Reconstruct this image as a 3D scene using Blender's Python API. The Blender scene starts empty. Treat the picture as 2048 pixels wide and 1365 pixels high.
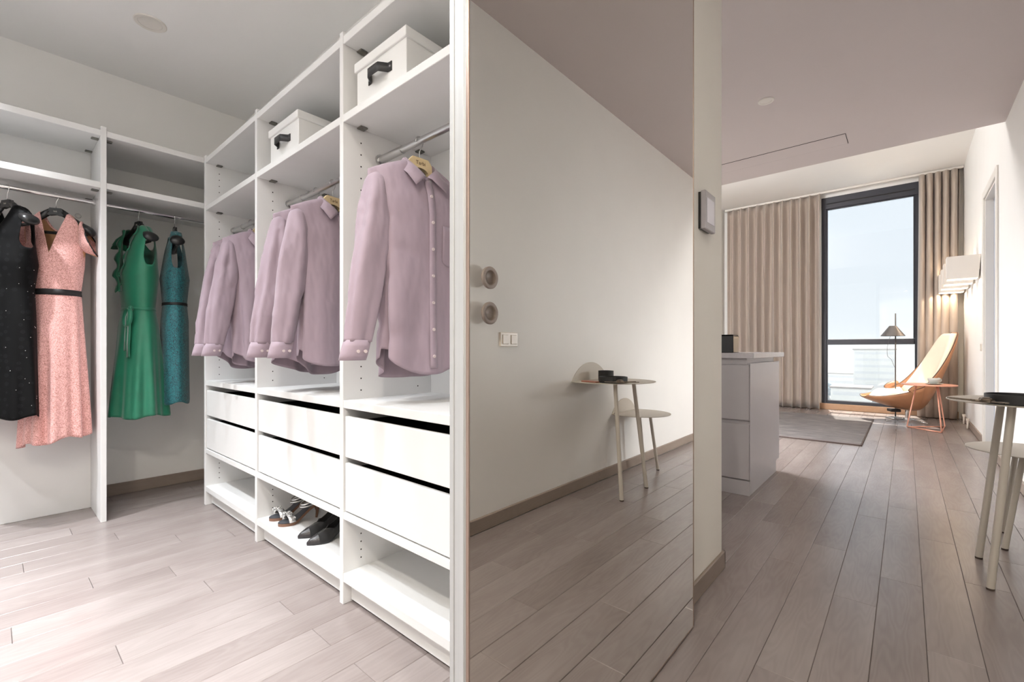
import bpy, math, random
import numpy as np
from mathutils import Vector, Matrix
PI = math.pi
random.seed(7)
SC = bpy.context.scene
COL = SC.collection
R = math.radians

# ------------------------------------------------------------------ camera
FPX, TH = 907.0, math.atan(788 / 907.0)
cam_d = bpy.data.cameras.new('camera')
cam_d.sensor_width = 36.0
cam_d.lens = 36.0 * FPX / 2048
cam_d.shift_y = 16.5 / 2048
cam_d.clip_start = 0.02
cam_d.clip_end = 5000
cam = bpy.data.objects.new('camera', cam_d)
cam.location = (0, 0, 1.0)
cam.rotation_euler = (PI / 2, 0, TH - PI / 2)
COL.objects.link(cam)
SC.camera = cam

# ------------------------------------------------------------------ world, sun, exposure
w = bpy.data.worlds.new('world')
SC.world = w
w.use_nodes = True
nt = w.node_tree
bg = nt.nodes['Background']
tc = nt.nodes.new('ShaderNodeTexCoord')
sp = nt.nodes.new('ShaderNodeSeparateXYZ')
cr = nt.nodes.new('ShaderNodeValToRGB')
nt.links.new(tc.outputs['Generated'], sp.inputs[0])
nt.links.new(sp.outputs['Z'], cr.inputs[0])
cr.color_ramp.elements[0].position = 0.0
cr.color_ramp.elements[0].color = (0.90, 0.95, 0.99, 1)
cr.color_ramp.elements[1].position = 0.45
cr.color_ramp.elements[1].color = (0.78, 0.86, 0.95, 1)
nt.links.new(cr.outputs[0], bg.inputs['Color'])
bg.inputs['Strength'].default_value = 1.12

def light(name, kind, loc, energy, color=(1, 1, 1), rot=(0, 0, 0), **kw):
    d = bpy.data.lights.new(name, kind)
    d.energy = energy
    d.color = color
    for k, v in kw.items():
        setattr(d, k, v)
    o = bpy.data.objects.new(name, d)
    o.location = loc
    o.rotation_euler = rot
    COL.objects.link(o)
    return o

sun_dir = Vector((-1.0, -0.17, -2.2))
sun = light('sun', 'SUN', (20, 3, 40), 15.0, (1.0, 0.93, 0.82), angle=R(0.8))
sun.rotation_euler = sun_dir.to_track_quat('-Z', 'Y').to_euler()

CLOSET_W = 28.5       # each closet downlight that is on
HALL_FILL_W = 46.0  # added fill downlights of hall and kitchen
SCONCE_W = 12.0
FILL_GLOBE_L = 74.0      # radiance of the added fill globe, out of view
WARM = (1.0, 0.80, 0.58)
NEUT = (0.93, 0.965, 1.0)
SC.view_settings.view_transform = 'Standard'
SC.view_settings.look = 'None'
SC.view_settings.exposure = 0.0
SC.view_settings.gamma = 1.0
SC.view_settings.use_curve_mapping = False
try:
    SC.cycles.use_denoising = True
    SC.cycles.max_bounces = 10
    SC.cycles.diffuse_bounces = 6
    SC.cycles.glossy_bounces = 5
    SC.cycles.sample_clamp_indirect = 6.0
    SC.cycles.caustics_reflective = False
    SC.cycles.caustics_refractive = False
except Exception:
    pass

# ------------------------------------------------------------------ materials
def srgb(r, g, b):
    f = lambda c: (c / 255 / 12.92) if c / 255 <= 0.04045 else ((c / 255 + 0.055) / 1.055) ** 2.4
    return (f(r), f(g), f(b), 1)

class NT:
    def __init__(s, name):
        s.m = bpy.data.materials.new(name)
        s.m.use_nodes = True
        s.t = s.m.node_tree
        s.b = s.t.nodes['Principled BSDF']
    def n(s, kind, **kw):
        x = s.t.nodes.new(kind)
        for k, v in kw.items():
            if k in x.inputs:
                x.inputs[k].default_value = v
            else:
                setattr(x, k, v)
        return x
    def l(s, a, b):
        s.t.links.new(a, b)
    def ramp(s, fac, stops):
        r = s.n('ShaderNodeValToRGB')
        e = r.color_ramp.elements
        while len(e) < len(stops):
            e.new(0.5)
        for k, (p, c) in zip(range(len(stops)), stops):
            e[k].position = p
            e[k].color = c
        s.l(fac, r.inputs[0])
        return r.outputs[0]
    def bump(s, h, strength, dist=0.002):
        b = s.n('ShaderNodeBump')
        b.inputs['Strength'].default_value = strength
        b.inputs['Distance'].default_value = dist
        s.l(h, b.inputs['Height'])
        s.l(b.outputs[0], s.b.inputs['Normal'])

def mat(name, col, rough=0.5, metal=0.0, var=0.03, scale=8.0, bump=0.0, bscale=200.0, spec=0.5, stretch=(1, 1, 1), sheen=0.0, bdist=0.002):
    k = NT(name)
    tcn = k.n('ShaderNodeTexCoord')
    mp = k.n('ShaderNodeMapping')
    mp.inputs['Scale'].default_value = stretch
    k.l(tcn.outputs['Object'], mp.inputs[0])
    nz = k.n('ShaderNodeTexNoise')
    nz.inputs['Scale'].default_value = scale
    nz.inputs['Detail'].default_value = 4
    k.l(mp.outputs[0], nz.inputs['Vector'])
    lo = tuple(max(0, c * (1 - var)) for c in col[:3]) + (1,)
    hi = tuple(min(1, c * (1 + var)) for c in col[:3]) + (1,)
    k.l(k.ramp(nz.outputs['Fac'], [(0.3, lo), (0.7, hi)]), k.b.inputs['Base Color'])
    k.b.inputs['Roughness'].default_value = rough
    k.b.inputs['Metallic'].default_value = metal
    k.b.inputs['Specular IOR Level'].default_value = spec
    if sheen:
        k.b.inputs['Sheen Weight'].default_value = sheen
    if bump:
        n2 = k.n('ShaderNodeTexNoise')
        n2.inputs['Scale'].default_value = bscale
        n2.inputs['Detail'].default_value = 2
        k.l(mp.outputs[0], n2.inputs['Vector'])
        k.bump(n2.outputs['Fac'], bump, bdist)
    return k.m

def mat_oak(name, stops, rough=0.26, sc=1.0):
    k = NT(name)
    tcn = k.n('ShaderNodeTexCoord')
    oi = k.n('ShaderNodeObjectInfo')
    mul = k.n('ShaderNodeMath', operation='MULTIPLY')
    mul.inputs[1].default_value = 37.0
    k.l(oi.outputs['Random'], mul.inputs[0])
    cx = k.n('ShaderNodeCombineXYZ')
    k.l(mul.outputs[0], cx.inputs[0]); k.l(mul.outputs[0], cx.inputs[1])
    add = k.n('ShaderNodeVectorMath', operation='ADD')
    k.l(tcn.outputs['Object'], add.inputs[0]); k.l(cx.outputs[0], add.inputs[1])
    mp = k.n('ShaderNodeMapping'); mp.inputs['Scale'].default_value = (1.6 * sc, 11 * sc, 11 * sc)
    k.l(add.outputs[0], mp.inputs[0])
    # cathedral grain: contour lines of a stretched noise
    n1 = k.n('ShaderNodeTexNoise'); n1.inputs['Scale'].default_value = 0.9; n1.inputs['Detail'].default_value = 2
    k.l(mp.outputs[0], n1.inputs['Vector'])
    m1 = k.n('ShaderNodeMath', operation='MULTIPLY'); m1.inputs[1].default_value = 95
    k.l(n1.outputs['Fac'], m1.inputs[0])
    s1 = k.n('ShaderNodeMath', operation='SINE'); k.l(m1.outputs[0], s1.inputs[0])
    # fine pores
    mp2 = k.n('ShaderNodeMapping'); mp2.inputs['Scale'].default_value = (9 * sc, 260 * sc, 260 * sc)
    k.l(add.outputs[0], mp2.inputs[0])
    n2 = k.n('ShaderNodeTexNoise'); n2.inputs['Scale'].default_value = 1.0; n2.inputs['Detail'].default_value = 3
    k.l(mp2.outputs[0], n2.inputs['Vector'])
    mp3 = k.n('ShaderNodeMapping'); mp3.inputs['Scale'].default_value = (1.2 * sc, 5 * sc, 5 * sc)
    k.l(add.outputs[0], mp3.inputs[0])
    n3 = k.n('ShaderNodeTexNoise'); n3.inputs['Scale'].default_value = 1.3; n3.inputs['Detail'].default_value = 3
    k.l(mp3.outputs[0], n3.inputs['Vector'])
    def ma(op, a, b):
        x = k.n('ShaderNodeMath', operation=op)
        for i, v in enumerate((a, b)):
            if isinstance(v, (int, float)):
                x.inputs[i].default_value = v
            else:
                k.l(v, x.inputs[i])
        return x.outputs[0]
    f = ma('ADD', ma('MULTIPLY', s1.outputs[0], 0.030), ma('MULTIPLY', n2.outputs['Fac'], 0.08))
    f = ma('ADD', f, ma('MULTIPLY', n3.outputs['Fac'], 0.55))
    f = ma('ADD', f, ma('MULTIPLY', oi.outputs['Random'], 0.16))
    f = ma('ADD', f, 0.09)
    k.l(k.ramp(f, stops), k.b.inputs['Base Color'])
    k.b.inputs['Roughness'].default_value = rough
    k.bump(ma('ADD', n2.outputs['Fac'], ma('MULTIPLY', s1.outputs[0], 0.2)), 0.01, 0.0002)
    return k.m

def mat_lace(name, ca, cb, scale=60, rough=0.6, bump=0.6):
    k = NT(name)
    tcn = k.n('ShaderNodeTexCoord')
    nz = k.n('ShaderNodeTexNoise'); nz.inputs['Scale'].default_value = scale * 0.5; nz.inputs['Detail'].default_value = 3
    k.l(tcn.outputs['Object'], nz.inputs['Vector'])
    mx = k.n('ShaderNodeMixRGB'); mx.inputs[0].default_value = 0.045
    k.l(tcn.outputs['Object'], mx.inputs[1]); k.l(nz.outputs['Color'], mx.inputs[2])
    vo = k.n('ShaderNodeTexVoronoi', feature='DISTANCE_TO_EDGE'); vo.inputs['Scale'].default_value = scale
    k.l(mx.outputs[0], vo.inputs['Vector'])
    vb = k.n('ShaderNodeTexVoronoi'); vb.inputs['Scale'].default_value = scale * 0.32
    k.l(mx.outputs[0], vb.inputs['Vector'])
    mm = k.n('ShaderNodeMath', operation='MULTIPLY'); mm.inputs[1].default_value = 40
    k.l(vb.outputs['Distance'], mm.inputs[0])
    sn = k.n('ShaderNodeMath', operation='SINE'); k.l(mm.outputs[0], sn.inputs[0])
    ad = k.n('ShaderNodeMath', operation='MULTIPLY_ADD'); ad.inputs[1].default_value = 0.10; 
    k.l(sn.outputs[0], ad.inputs[0]); k.l(vo.outputs['Distance'], ad.inputs[2])
    k.l(k.ramp(ad.outputs[0], [(0.02, cb), (0.14, ca), (1, ca)]), k.b.inputs['Base Color'])
    k.b.inputs['Roughness'].default_value = rough
    k.b.inputs['Sheen Weight'].default_value = 0.2
    k.bump(ad.outputs[0], bump, 0.004)
    return k.m

M = {}
M['white'] = mat('white_melamine', (0.72, 0.72, 0.715, 1), 0.55, spec=0.3, var=0.012, bump=0.03, bscale=400)
M['paint'] = mat('wall_paint', (0.86, 0.855, 0.84, 1), 0.75, var=0.012, scale=3, bump=0.06, bscale=260)
M['paint_warm'] = mat('cream_wall_paint', (0.80, 0.775, 0.72, 1), 0.7, var=0.012, scale=3, bump=0.06, bscale=260)
M['ceil'] = mat('ceiling_paint', (0.88, 0.88, 0.875, 1), 0.8, var=0.01, scale=2, bump=0.05, bscale=260)
M['ceil_hall'] = mat('shaded_ceiling_grey', srgb(196, 187, 186), 0.8, var=0.01, scale=2, bump=0.05, bscale=260)  # ceiling colour darkened to carry the hall's shade
M['oak'] = mat_oak('grey_oak', [(0.0, srgb(90, 81, 79)), (0.36, srgb(125, 115, 112)), (0.64, srgb(142, 133, 130)), (1.0, srgb(165, 156, 153))])
M['oak_base'] = mat_oak('grey_oak_baseboard', [(0.0, srgb(104, 92, 84)), (0.5, srgb(138, 124, 114)), (1.0, srgb(160, 148, 138))], 0.45)
M['sill'] = mat_oak('warm_oak_sill', [(0.0, srgb(140, 105, 80)), (0.5, srgb(176, 140, 110)), (1.0, srgb(198, 166, 138))], 0.4)
M['joint'] = mat('dark_joint', srgb(104, 95, 89), 0.8)
M['alu'] = mat('satin_aluminium', (0.42, 0.43, 0.44, 1), 0.45, 0.3, var=0.04, scale=3, stretch=(60, 60, 0.2))
M['alu_edge'] = mat('bronze_edge', srgb(150, 132, 122), 0.35, 0.7)
M['black'] = mat('black_plastic', srgb(24, 24, 25), 0.32, var=0.1)
M['blackgap'] = mat('dark_interior', srgb(14, 14, 15), 0.8)
M['chrome'] = mat('chrome', (0.78, 0.78, 0.78, 1), 0.12, 1.0, var=0.02)
M['steel'] = mat('brushed_steel', (0.55, 0.55, 0.55, 1), 0.28, 1.0, var=0.05, scale=5, stretch=(1, 1, 30))
M['hole'] = mat('pin_hole_dark', srgb(30, 30, 32), 0.9)
M['cam'] = mat('cam_fitting', srgb(120, 118, 112), 0.35, 0.8, var=0.2, scale=60)
M['shirt'] = mat('lilac_cotton', srgb(152, 135, 146), 0.72, var=0.04, scale=20, bump=0.7, bscale=13, sheen=0.2, stretch=(1, 1, .45), bdist=0.02)
M['shirt_in'] = mat('lilac_cotton_cuff', srgb(156, 139, 150), 0.72, var=0.04, scale=30, bump=0.35, bscale=30, sheen=0.2, bdist=0.006)
M['button'] = mat('pearl_button', srgb(205, 190, 190), 0.25)
M['beech'] = mat_oak('pale_beech', [(0.0, srgb(196, 172, 132)), (0.5, srgb(216, 194, 152)), (1.0, srgb(230, 210, 172))], 0.4, 3)
M['brown_print'] = mat('brown_print', srgb(92, 66, 40), 0.6)
M['grey_print'] = mat('grey_print', srgb(170, 165, 155), 0.5)
M['pink'] = mat_lace('pink_lace', srgb(228, 176, 172), srgb(182, 126, 116), 95)
M['pink_in'] = mat('tan_lining', srgb(190, 142, 104), 0.7, var=0.08)
M['teal'] = mat_lace('teal_lace', srgb(16, 100, 106), srgb(2, 40, 50), 85)
M['green'] = mat('emerald_satin', srgb(0, 100, 72), 0.5, var=0.08, scale=12, sheen=0.3)
M['velvet'] = mat('black_cord', srgb(16, 15, 16), 0.7, var=0.1)
def mat_dots():
    k = NT('black_dotted_fabric')
    tcn = k.n('ShaderNodeTexCoord')
    vo = k.n('ShaderNodeTexVoronoi'); vo.inputs['Scale'].default_value = 26; vo.inputs['Randomness'].default_value = 0.45
    k.l(tcn.outputs['Object'], vo.inputs['Vector'])
    k.l(k.ramp(vo.outputs['Distance'], [(0.0, srgb(20, 20, 22)), (0.18, srgb(12, 12, 14)), (0.24, srgb(22, 22, 24)), (0.30, srgb(5, 5, 6))]), k.b.inputs['Base Color'])
    k.b.inputs['Roughness'].default_value = 0.7
    k.b.inputs['Specular IOR Level'].default_value = 0.15
    return k.m
M['dots'] = mat_dots()
M['sequin'] = mat('silver_sequin', (0.95, 0.95, 0.95, 1), 0.08, 1.0)
M['card'] = mat('white_card_box', (0.76, 0.76, 0.75, 1), 0.6, var=0.01, bump=0.05, bscale=700)
M['leather'] = mat('black_leather', srgb(34, 33, 34), 0.45, var=0.15, scale=40, bump=0.25, bscale=350)
M['suede'] = mat('black_suede', srgb(22, 21, 22), 0.85, var=0.2, scale=30, sheen=0.3)
M['toecap'] = mat('croc_toe_leather', srgb(40, 36, 38), 0.35, var=0.3, scale=60, bump=0.5, bscale=180)
M['silver'] = mat('silver_leather', (0.78, 0.77, 0.76, 1), 0.25, 0.85, var=0.1, scale=40)
M['insole'] = mat('slate_insole', srgb(58, 60, 66), 0.6, var=0.1)
M['stack'] = mat('stacked_wood_sole', srgb(110, 78, 60), 0.45, var=0.15, scale=30, stretch=(1, 1, 12))
M['gem'] = mat('crystal', (0.85, 0.84, 0.82, 1), 0.05, 0.9, var=0.2, scale=90)
M['steelwhite'] = mat('powder_coated_beige_steel', srgb(198, 191, 181), 0.5, var=0.01)
M['rubber'] = mat('dark_rubber', srgb(60, 46, 40), 0.7)
M['tray'] = mat('matt_black_bowl', srgb(30, 31, 33), 0.5, var=0.05)
M['phone'] = mat('rose_phone', srgb(190, 120, 98), 0.3, 0.4)
M['key'] = mat('worn_brass_nickel', srgb(128, 116, 104), 0.35, 0.9, var=0.2, scale=60)
M['switch'] = mat('ivory_switch', srgb(228, 218, 206), 0.25, var=0.01)
M['knobwood'] = mat_oak('grey_oak_knob', [(0.0, srgb(120, 105, 98)), (0.5, srgb(158, 146, 140)), (1.0, srgb(184, 174, 168))], 0.5, 2)
M['thermo'] = mat('grey_thermostat', srgb(160, 156, 160), 0.3, 0.2)
M['screen'] = mat('pale_screen', srgb(214, 211, 222), 0.2)
M['frame'] = mat('anthracite_frame', srgb(52, 54, 62), 0.45, 0.1, var=0.03)
M['curtain'] = mat('taupe_curtain', srgb(176, 163, 152), 0.55, var=0.05, scale=40, stretch=(1, 1, 0.1), sheen=0.3)
M['isl'] = mat('matt_grey_lacquer', srgb(176, 172, 175), 0.38, var=0.01)
M['counter'] = mat('grey_stone_worktop', srgb(188, 184, 188), 0.22, var=0.04, scale=60)
M['glossblack'] = mat('gloss_black', srgb(10, 11, 13), 0.06)
def mat_rug():
    k = NT('grey_viscose_rug')
    tcn = k.n('ShaderNodeTexCoord')
    mp = k.n('ShaderNodeMapping'); mp.inputs['Scale'].default_value = (6, 2.2, 1)
    k.l(tcn.outputs['Object'], mp.inputs[0])
    nz = k.n('ShaderNodeTexNoise'); nz.inputs['Scale'].default_value = 2.5; nz.inputs['Detail'].default_value = 6; nz.inputs['Distortion'].default_value = 0.6
    k.l(mp.outputs[0], nz.inputs['Vector'])
    k.l(k.ramp(nz.outputs['Fac'], [(0.3, srgb(66, 61, 61)), (0.55, srgb(88, 82, 81)), (0.75, srgb(114, 108, 106))]), k.b.inputs['Base Color'])
    k.b.inputs['Roughness'].default_value = 0.85
    k.b.inputs['Sheen Weight'].default_value = 0.1
    n2 = k.n('ShaderNodeTexNoise'); n2.inputs['Scale'].default_value = 160
    k.l(mp.outputs[0], n2.inputs['Vector'])
    k.bump(n2.outputs['Fac'], 0.5, 0.01)
    return k.m
M['rug'] = mat_rug()
M['tan'] = mat('tan_leather', srgb(176, 126, 90), 0.45, var=0.06, scale=6, bump=0.12, bscale=220)
M['cream'] = mat('cream_cushion', srgb(240, 226, 208), 0.8, var=0.02, bump=0.1, bscale=200)
M['darkedge'] = mat('dark_piping', srgb(64, 48, 42), 0.6)
M['copper'] = mat('copper_lacquer', srgb(222, 160, 138), 0.35, 0.45, var=0.02)
M['china'] = mat('grey_stoneware', srgb(186, 190, 186), 0.3, var=0.02)
M['lampblack'] = mat('grey_black_metal', srgb(78, 74, 74), 0.4, 0.4)
M['shade'] = mat('off_white_shade', srgb(228, 222, 214), 0.6, var=0.01)
M['door'] = mat('blue_grey_door_lacquer', srgb(172, 180, 194), 0.35, var=0.01)
M['casing'] = mat('white_door_casing', srgb(224, 220, 214), 0.4, var=0.01)
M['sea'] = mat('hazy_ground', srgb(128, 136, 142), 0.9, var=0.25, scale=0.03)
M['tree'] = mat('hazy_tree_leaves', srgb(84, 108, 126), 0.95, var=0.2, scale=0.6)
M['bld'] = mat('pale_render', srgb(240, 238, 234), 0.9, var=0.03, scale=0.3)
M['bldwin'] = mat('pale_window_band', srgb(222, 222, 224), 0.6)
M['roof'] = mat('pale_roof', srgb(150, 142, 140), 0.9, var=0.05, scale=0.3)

def mat_mirror():
    k = NT('mirror_glass')
    k.b.inputs['Base Color'].default_value = (0.90, 0.89, 0.86, 1)
    k.b.inputs['Metallic'].default_value = 1.0
    k.b.inputs['Roughness'].default_value = 0.0
    return k.m
M['mirror'] = mat_mirror()
def mat_glass():
    m = bpy.data.materials.new('window_glass')
    m.use_nodes = True
    t = m.node_tree
    t.nodes.clear()
    out = t.nodes.new('ShaderNodeOutputMaterial')
    mx = t.nodes.new('ShaderNodeMixShader')
    tr = t.nodes.new('ShaderNodeBsdfTransparent'); tr.inputs[0].default_value = (0.96, 0.975, 0.98, 1)
    gl = t.nodes.new('ShaderNodeBsdfGlossy'); gl.inputs['Roughness'].default_value = 0.0
    mx.inputs[0].default_value = 0.05
    t.links.new(tr.outputs[0], mx.inputs[1]); t.links.new(gl.outputs[0], mx.inputs[2])
    t.links.new(mx.outputs[0], out.inputs[0])
    return m
M['glass'] = mat_glass()
def mat_emit(name, col, s):
    k = NT(name)
    k.b.inputs['Base Color'].default_value = (0.8, 0.8, 0.8, 1)
    k.b.inputs['Emission Color'].default_value = col
    k.b.inputs['Emission Strength'].default_value = s
    return k.m
M['bulb'] = mat_emit('warm_diffuser', (1.0, 0.82, 0.6, 1), 6.0)
M['globe'] = mat_emit('fill_globe', (0.95, 0.97, 1.0, 1), FILL_GLOBE_L)
M['globe_small'] = mat_emit('fill_globe_small', (1.0, 0.97, 0.94, 1), 230.0)  # glow of the added globe for the high ceiling
M['led'] = mat_emit('neutral_led', (1.0, 0.97, 0.92, 1), 8.0)

# ------------------------------------------------------------------ mesh helpers
class MB:
    def __init__(s):
        s.v = []; s.f = []
    def add(s, verts, faces):
        o = len(s.v)
        s.v += [tuple(map(float, p)) for p in verts]
        s.f += [tuple(i + o for i in f) for f in faces]
        return s
    def box(s, x0, y0, z0, x1, y1, z1, b=0.0):
        if x1 < x0: x0, x1 = x1, x0
        if y1 < y0: y0, y1 = y1, y0
        if z1 < z0: z0, z1 = z1, z0
        if b <= 0:
            v = [(x, y, z) for z in (z0, z1) for y in (y0, y1) for x in (x0, x1)]
            return s.add(v, [(0, 2, 3, 1), (4, 5, 7, 6), (0, 1, 5, 4), (2, 6, 7, 3), (0, 4, 6, 2), (1, 3, 7, 5)])
        b = min(b, (x1 - x0) / 2.01, (y1 - y0) / 2.01, (z1 - z0) / 2.01)
        lo, hi = (x0, y0, z0), (x1, y1, z1)
        v = []; idx = {}
        for c in range(8):
            sg = [(c >> a) & 1 for a in range(3)]
            for a in range(3):
                p = []
                for k in range(3):
                    e = hi[k] if sg[k] else lo[k]
                    if k != a:
                        e += -b if sg[k] else b
                    p.append(e)
                idx[(c, a)] = len(v); v.append(tuple(p))
        f = []
        for a in range(3):
            o1, o2 = (a + 1) % 3, (a + 2) % 3
            for sgn in (0, 1):
                cs = []
                for (p, q) in ((0, 0), (1, 0), (1, 1), (0, 1)):
                    c = (sgn << a) | (p << o1) | (q << o2)
                    cs.append(idx[(c, a)])
                f.append(tuple(cs if sgn else cs[::-1]))
        for a in range(3):
            o1, o2 = (a + 1) % 3, (a + 2) % 3
            for p in (0, 1):
                for q in (0, 1):
                    c0 = (p << o1) | (q << o2); c1 = c0 | (1 << a)
                    qd = (idx[(c0, o1)], idx[(c1, o1)], idx[(c1, o2)], idx[(c0, o2)])
                    f.append(qd if (p ^ q) else qd[::-1])
        for c in range(8):
            t = (idx[(c, 0)], idx[(c, 1)], idx[(c, 2)])
            par = bin(c).count('1') % 2
            f.append(t if par else t[::-1])
        return s.add(v, f)
    def grid(s, P, closed=False, cap0=False, cap1=False):
        """P[i][j]: i along the ring (closed) or width, j along the length"""
        n, m = len(P), len(P[0])
        v = [p for row in P for p in row]
        f = []
        for i in range(n if closed else n - 1):
            k = (i + 1) % n
            for j in range(m - 1):
                f.append((i * m + j, k * m + j, k * m + j + 1, i * m + j + 1))
        if cap0: f.append(tuple(i * m for i in range(n))[::-1])
        if cap1: f.append(tuple(i * m + m - 1 for i in range(n)))
        return s.add(v, f)
    def tube(s, pts, r, n=10, caps=True, flat=1.0):
        pts = [Vector(p) for p in pts]
        rs = r if isinstance(r, (list, tuple)) else [r] * len(pts)
        t0 = (pts[1] - pts[0]).normalized()
        up = Vector((0, 0, 1)) if abs(t0.z) < 0.9 else Vector((1, 0, 0))
        rings = []
        prev = None
        for i, p in enumerate(pts):
            if i == 0: t = pts[1] - pts[0]
            elif i == len(pts) - 1: t = pts[-1] - pts[-2]
            else: t = (pts[i + 1] - pts[i]).normalized() + (pts[i] - pts[i - 1]).normalized()
            t.normalize()
            if prev is None:
                e1 = t.cross(up).normalized()
            else:
                e1 = (prev - t * prev.dot(t)).normalized()
            prev = e1
            e2 = t.cross(e1)
            rings.append([p + (e1 * math.cos(2 * PI * k / n) + e2 * math.sin(2 * PI * k / n) * flat) * rs[i] for k in range(n)])
        P = [[rings[j][k] for j in range(len(pts))] for k in range(n)]
        return s.grid(P, True, caps, caps)
    def cyl(s, c, r, h, n=24, r2=None, axis='z'):
        r2 = r if r2 is None else r2
        a = {'z': Vector((0, 0, 1)), 'x': Vector((1, 0, 0)), 'y': Vector((0, 1, 0))}[axis]
        c = Vector(c)
        return s.tube([c, c + a * h], [r, r2], n)
    def lathe(s, prof, c=(0, 0, 0), n=32, axis='z', sx=1.0, closed=False):
        """prof: list of (r, z) revolved; first and last with r=0 collapse nearly"""
        P = []
        for k in range(n):
            a = 2 * PI * k / n
            row = []
            for r_, z_ in prof:
                x, y = r_ * math.cos(a) * sx, r_ * math.sin(a)
                if axis == 'z': q = (x, y, z_)
                elif axis == 'y': q = (x, z_, y)
                else: q = (z_, x, y)
                row.append((c[0] + q[0], c[1] + q[1], c[2] + q[2]))
            P.append(row)
        if closed:
            for row in P: row.append(row[0])
        return s.grid(P, True)
    def ball(s, c, r, n=8, m=6, sc=(1, 1, 1)):
        P = []
        for k in range(n):
            a = 2 * PI * k / n
            P.append([(c[0] + sc[0] * r * math.sin(PI * (j + .02) / (m + .04)) * math.cos(a), c[1] + sc[1] * r * math.sin(PI * (j + .02) / (m + .04)) * math.sin(a),
                       c[2] + sc[2] * r * math.cos(PI * (j + .02) / (m + .04))) for j in range(m + 1)])
        return s.grid(P, True, True, True)
    def prism(s, poly, h, axis='z', base=0.0):
        """poly of 2-D points extruded along axis from base by h"""
        def q(p, t):
            if axis == 'z': return (p[0], p[1], t)
            if axis == 'y': return (p[0], t, p[1])
            return (t, p[0], p[1])
        n = len(poly)
        v = [q(p, base) for p in poly] + [q(p, base + h) for p in poly]
        f = [tuple(range(n))[::-1], tuple(range(n, 2 * n))] + [(i, (i + 1) % n, n + (i + 1) % n, n + i) for i in range(n)]
        return s.add(v, f)
    def xf(s, m):
        s.v = [tuple(m @ Vector(p)) for p in s.v]
        return s
    def build(s, name, m, parent=None, smooth=False, loc=None, solid=0.0, kind=None, label=None, fix=True, auto=None):
        me = bpy.data.meshes.new(name)
        me.from_pydata(s.v, [], s.f)
        if fix:
            import bmesh
            b = bmesh.new(); b.from_mesh(me)
            bmesh.ops.recalc_face_normals(b, faces=b.faces)
            b.to_mesh(me); b.free()
        if smooth:
            me.polygons.foreach_set('use_smooth', [True] * len(me.polygons))
            if auto:
                me.set_sharp_from_angle(angle=R(auto))
        me.materials.append(m if not isinstance(m, str) else M[m])
        o = bpy.data.objects.new(name, me)
        COL.objects.link(o)
        if loc: o.location = loc
        if parent: o.parent = parent
        if solid:
            md = o.modifiers.new('thickness', 'SOLIDIFY'); md.thickness = solid; md.offset = 0
        if kind: o['kind'] = kind
        if label: o['label'] = label
        return o

def tag(o, label, cat=None, group=None, kind=None):
    o['label'] = label
    if cat: o['category'] = cat
    if group: o['group'] = group
    if kind: o['kind'] = kind
    return o
def thing(name, label, cat, loc=(0, 0, 0), rz=0.0, group=None):
    o = bpy.data.objects.new(name, None)
    COL.objects.link(o)
    o.location = loc; o.rotation_euler = (0, 0, rz)
    o.empty_display_size = 0.1
    return tag(o, label, cat, group)
def struct(o, label, cat):
    return tag(o, label, cat, None, 'structure')
def dup(root, loc, rz=None, label=None, group=None):
    def cp(o, par):
        c = o.copy(); COL.objects.link(c)
        if par: c.parent = par
        for ch in list(kids.get(o, [])): cp(ch, c)
        return c
    kids = {}
    for o in list(COL.objects):
        if o.parent: kids.setdefault(o.parent, []).append(o)
    r = cp(root, None)
    r.location = loc
    if rz is not None: r.rotation_euler = (0, 0, rz)
    if label: r['label'] = label
    if group: r['group'] = group
    return r
def ss(a, b, x):
    t = min(1, max(0, (x - a) / (b - a)))
    return t * t * (3 - 2 * t)

# ================================================================== THE SETTING
ZC = 2.88            # hall and closet ceiling
ZH = 3.60            # living-room ceiling
XW = 9.15            # window plane
YR = -0.62           # right wall face
YP = 0.637           # hall face of the partition behind the mirror
XP = 2.195           # its end
# floor with planks
fl = MB().box(-1.7, -0.8, -0.12, 9.4, 4.3, -0.014)
floor = fl.build('floor', 'joint')
struct(floor, 'grey oak plank floor running through closet, hall and living room', 'floor')
PW, PL = 0.1378, 1.19
phase = {-5: 0.2, -4: 0.75, -3: 2.744, -2: 2.042, -1: 2.567, 0: 2.254, 1: 2.78, 2: 2.467, 3: 2.955, 4: 3.31, 12: 0.753, 13: 0.278, 14: 0.95, 15: 0.605, 16: 0.05, 17: 0.54, 18: 0.284, 19: 0.86, 20: 0.654, 21: 0.1, 22: 0.444, 23: 1.0, 24: 0.292}
plank_cache = {}
def plank(x0, x1, y0, y1):
    key = (round(x1 - x0, 3), round(y1 - y0, 3))
    L, W = key
    if L < 0.012 or W < 0.012: return
    if key not in plank_cache:
        b = MB(); g = 0.0005; e = 0.0016
        lo, hi = (-L / 2 + g, -W / 2 + g), (L / 2 - g, W / 2 - g)
        v = []
        for (d, z) in ((0, -0.014), (0, -e), (e, 0.0)):
            v += [(lo[0] + d, lo[1] + d, z), (hi[0] - d, lo[1] + d, z), (hi[0] - d, hi[1] - d, z), (lo[0] + d, hi[1] - d, z)]
        f = [(8, 9, 10, 11)] + [(r * 4 + i, r * 4 + (i + 1) % 4, r * 4 + 4 + (i + 1) % 4, r * 4 + 4 + i) for r in (0, 1) for i in range(4)]
        o = b.add(v, f).build('plank', 'oak', floor)
        plank_cache[key] = o.data
    else:
        o = bpy.data.objects.new('plank', plank_cache[key]); COL.objects.link(o); o.parent = floor
    o.location = ((x0 + x1) / 2, (y0 + y1) / 2, 0)
rnd = random.Random(3)
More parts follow.
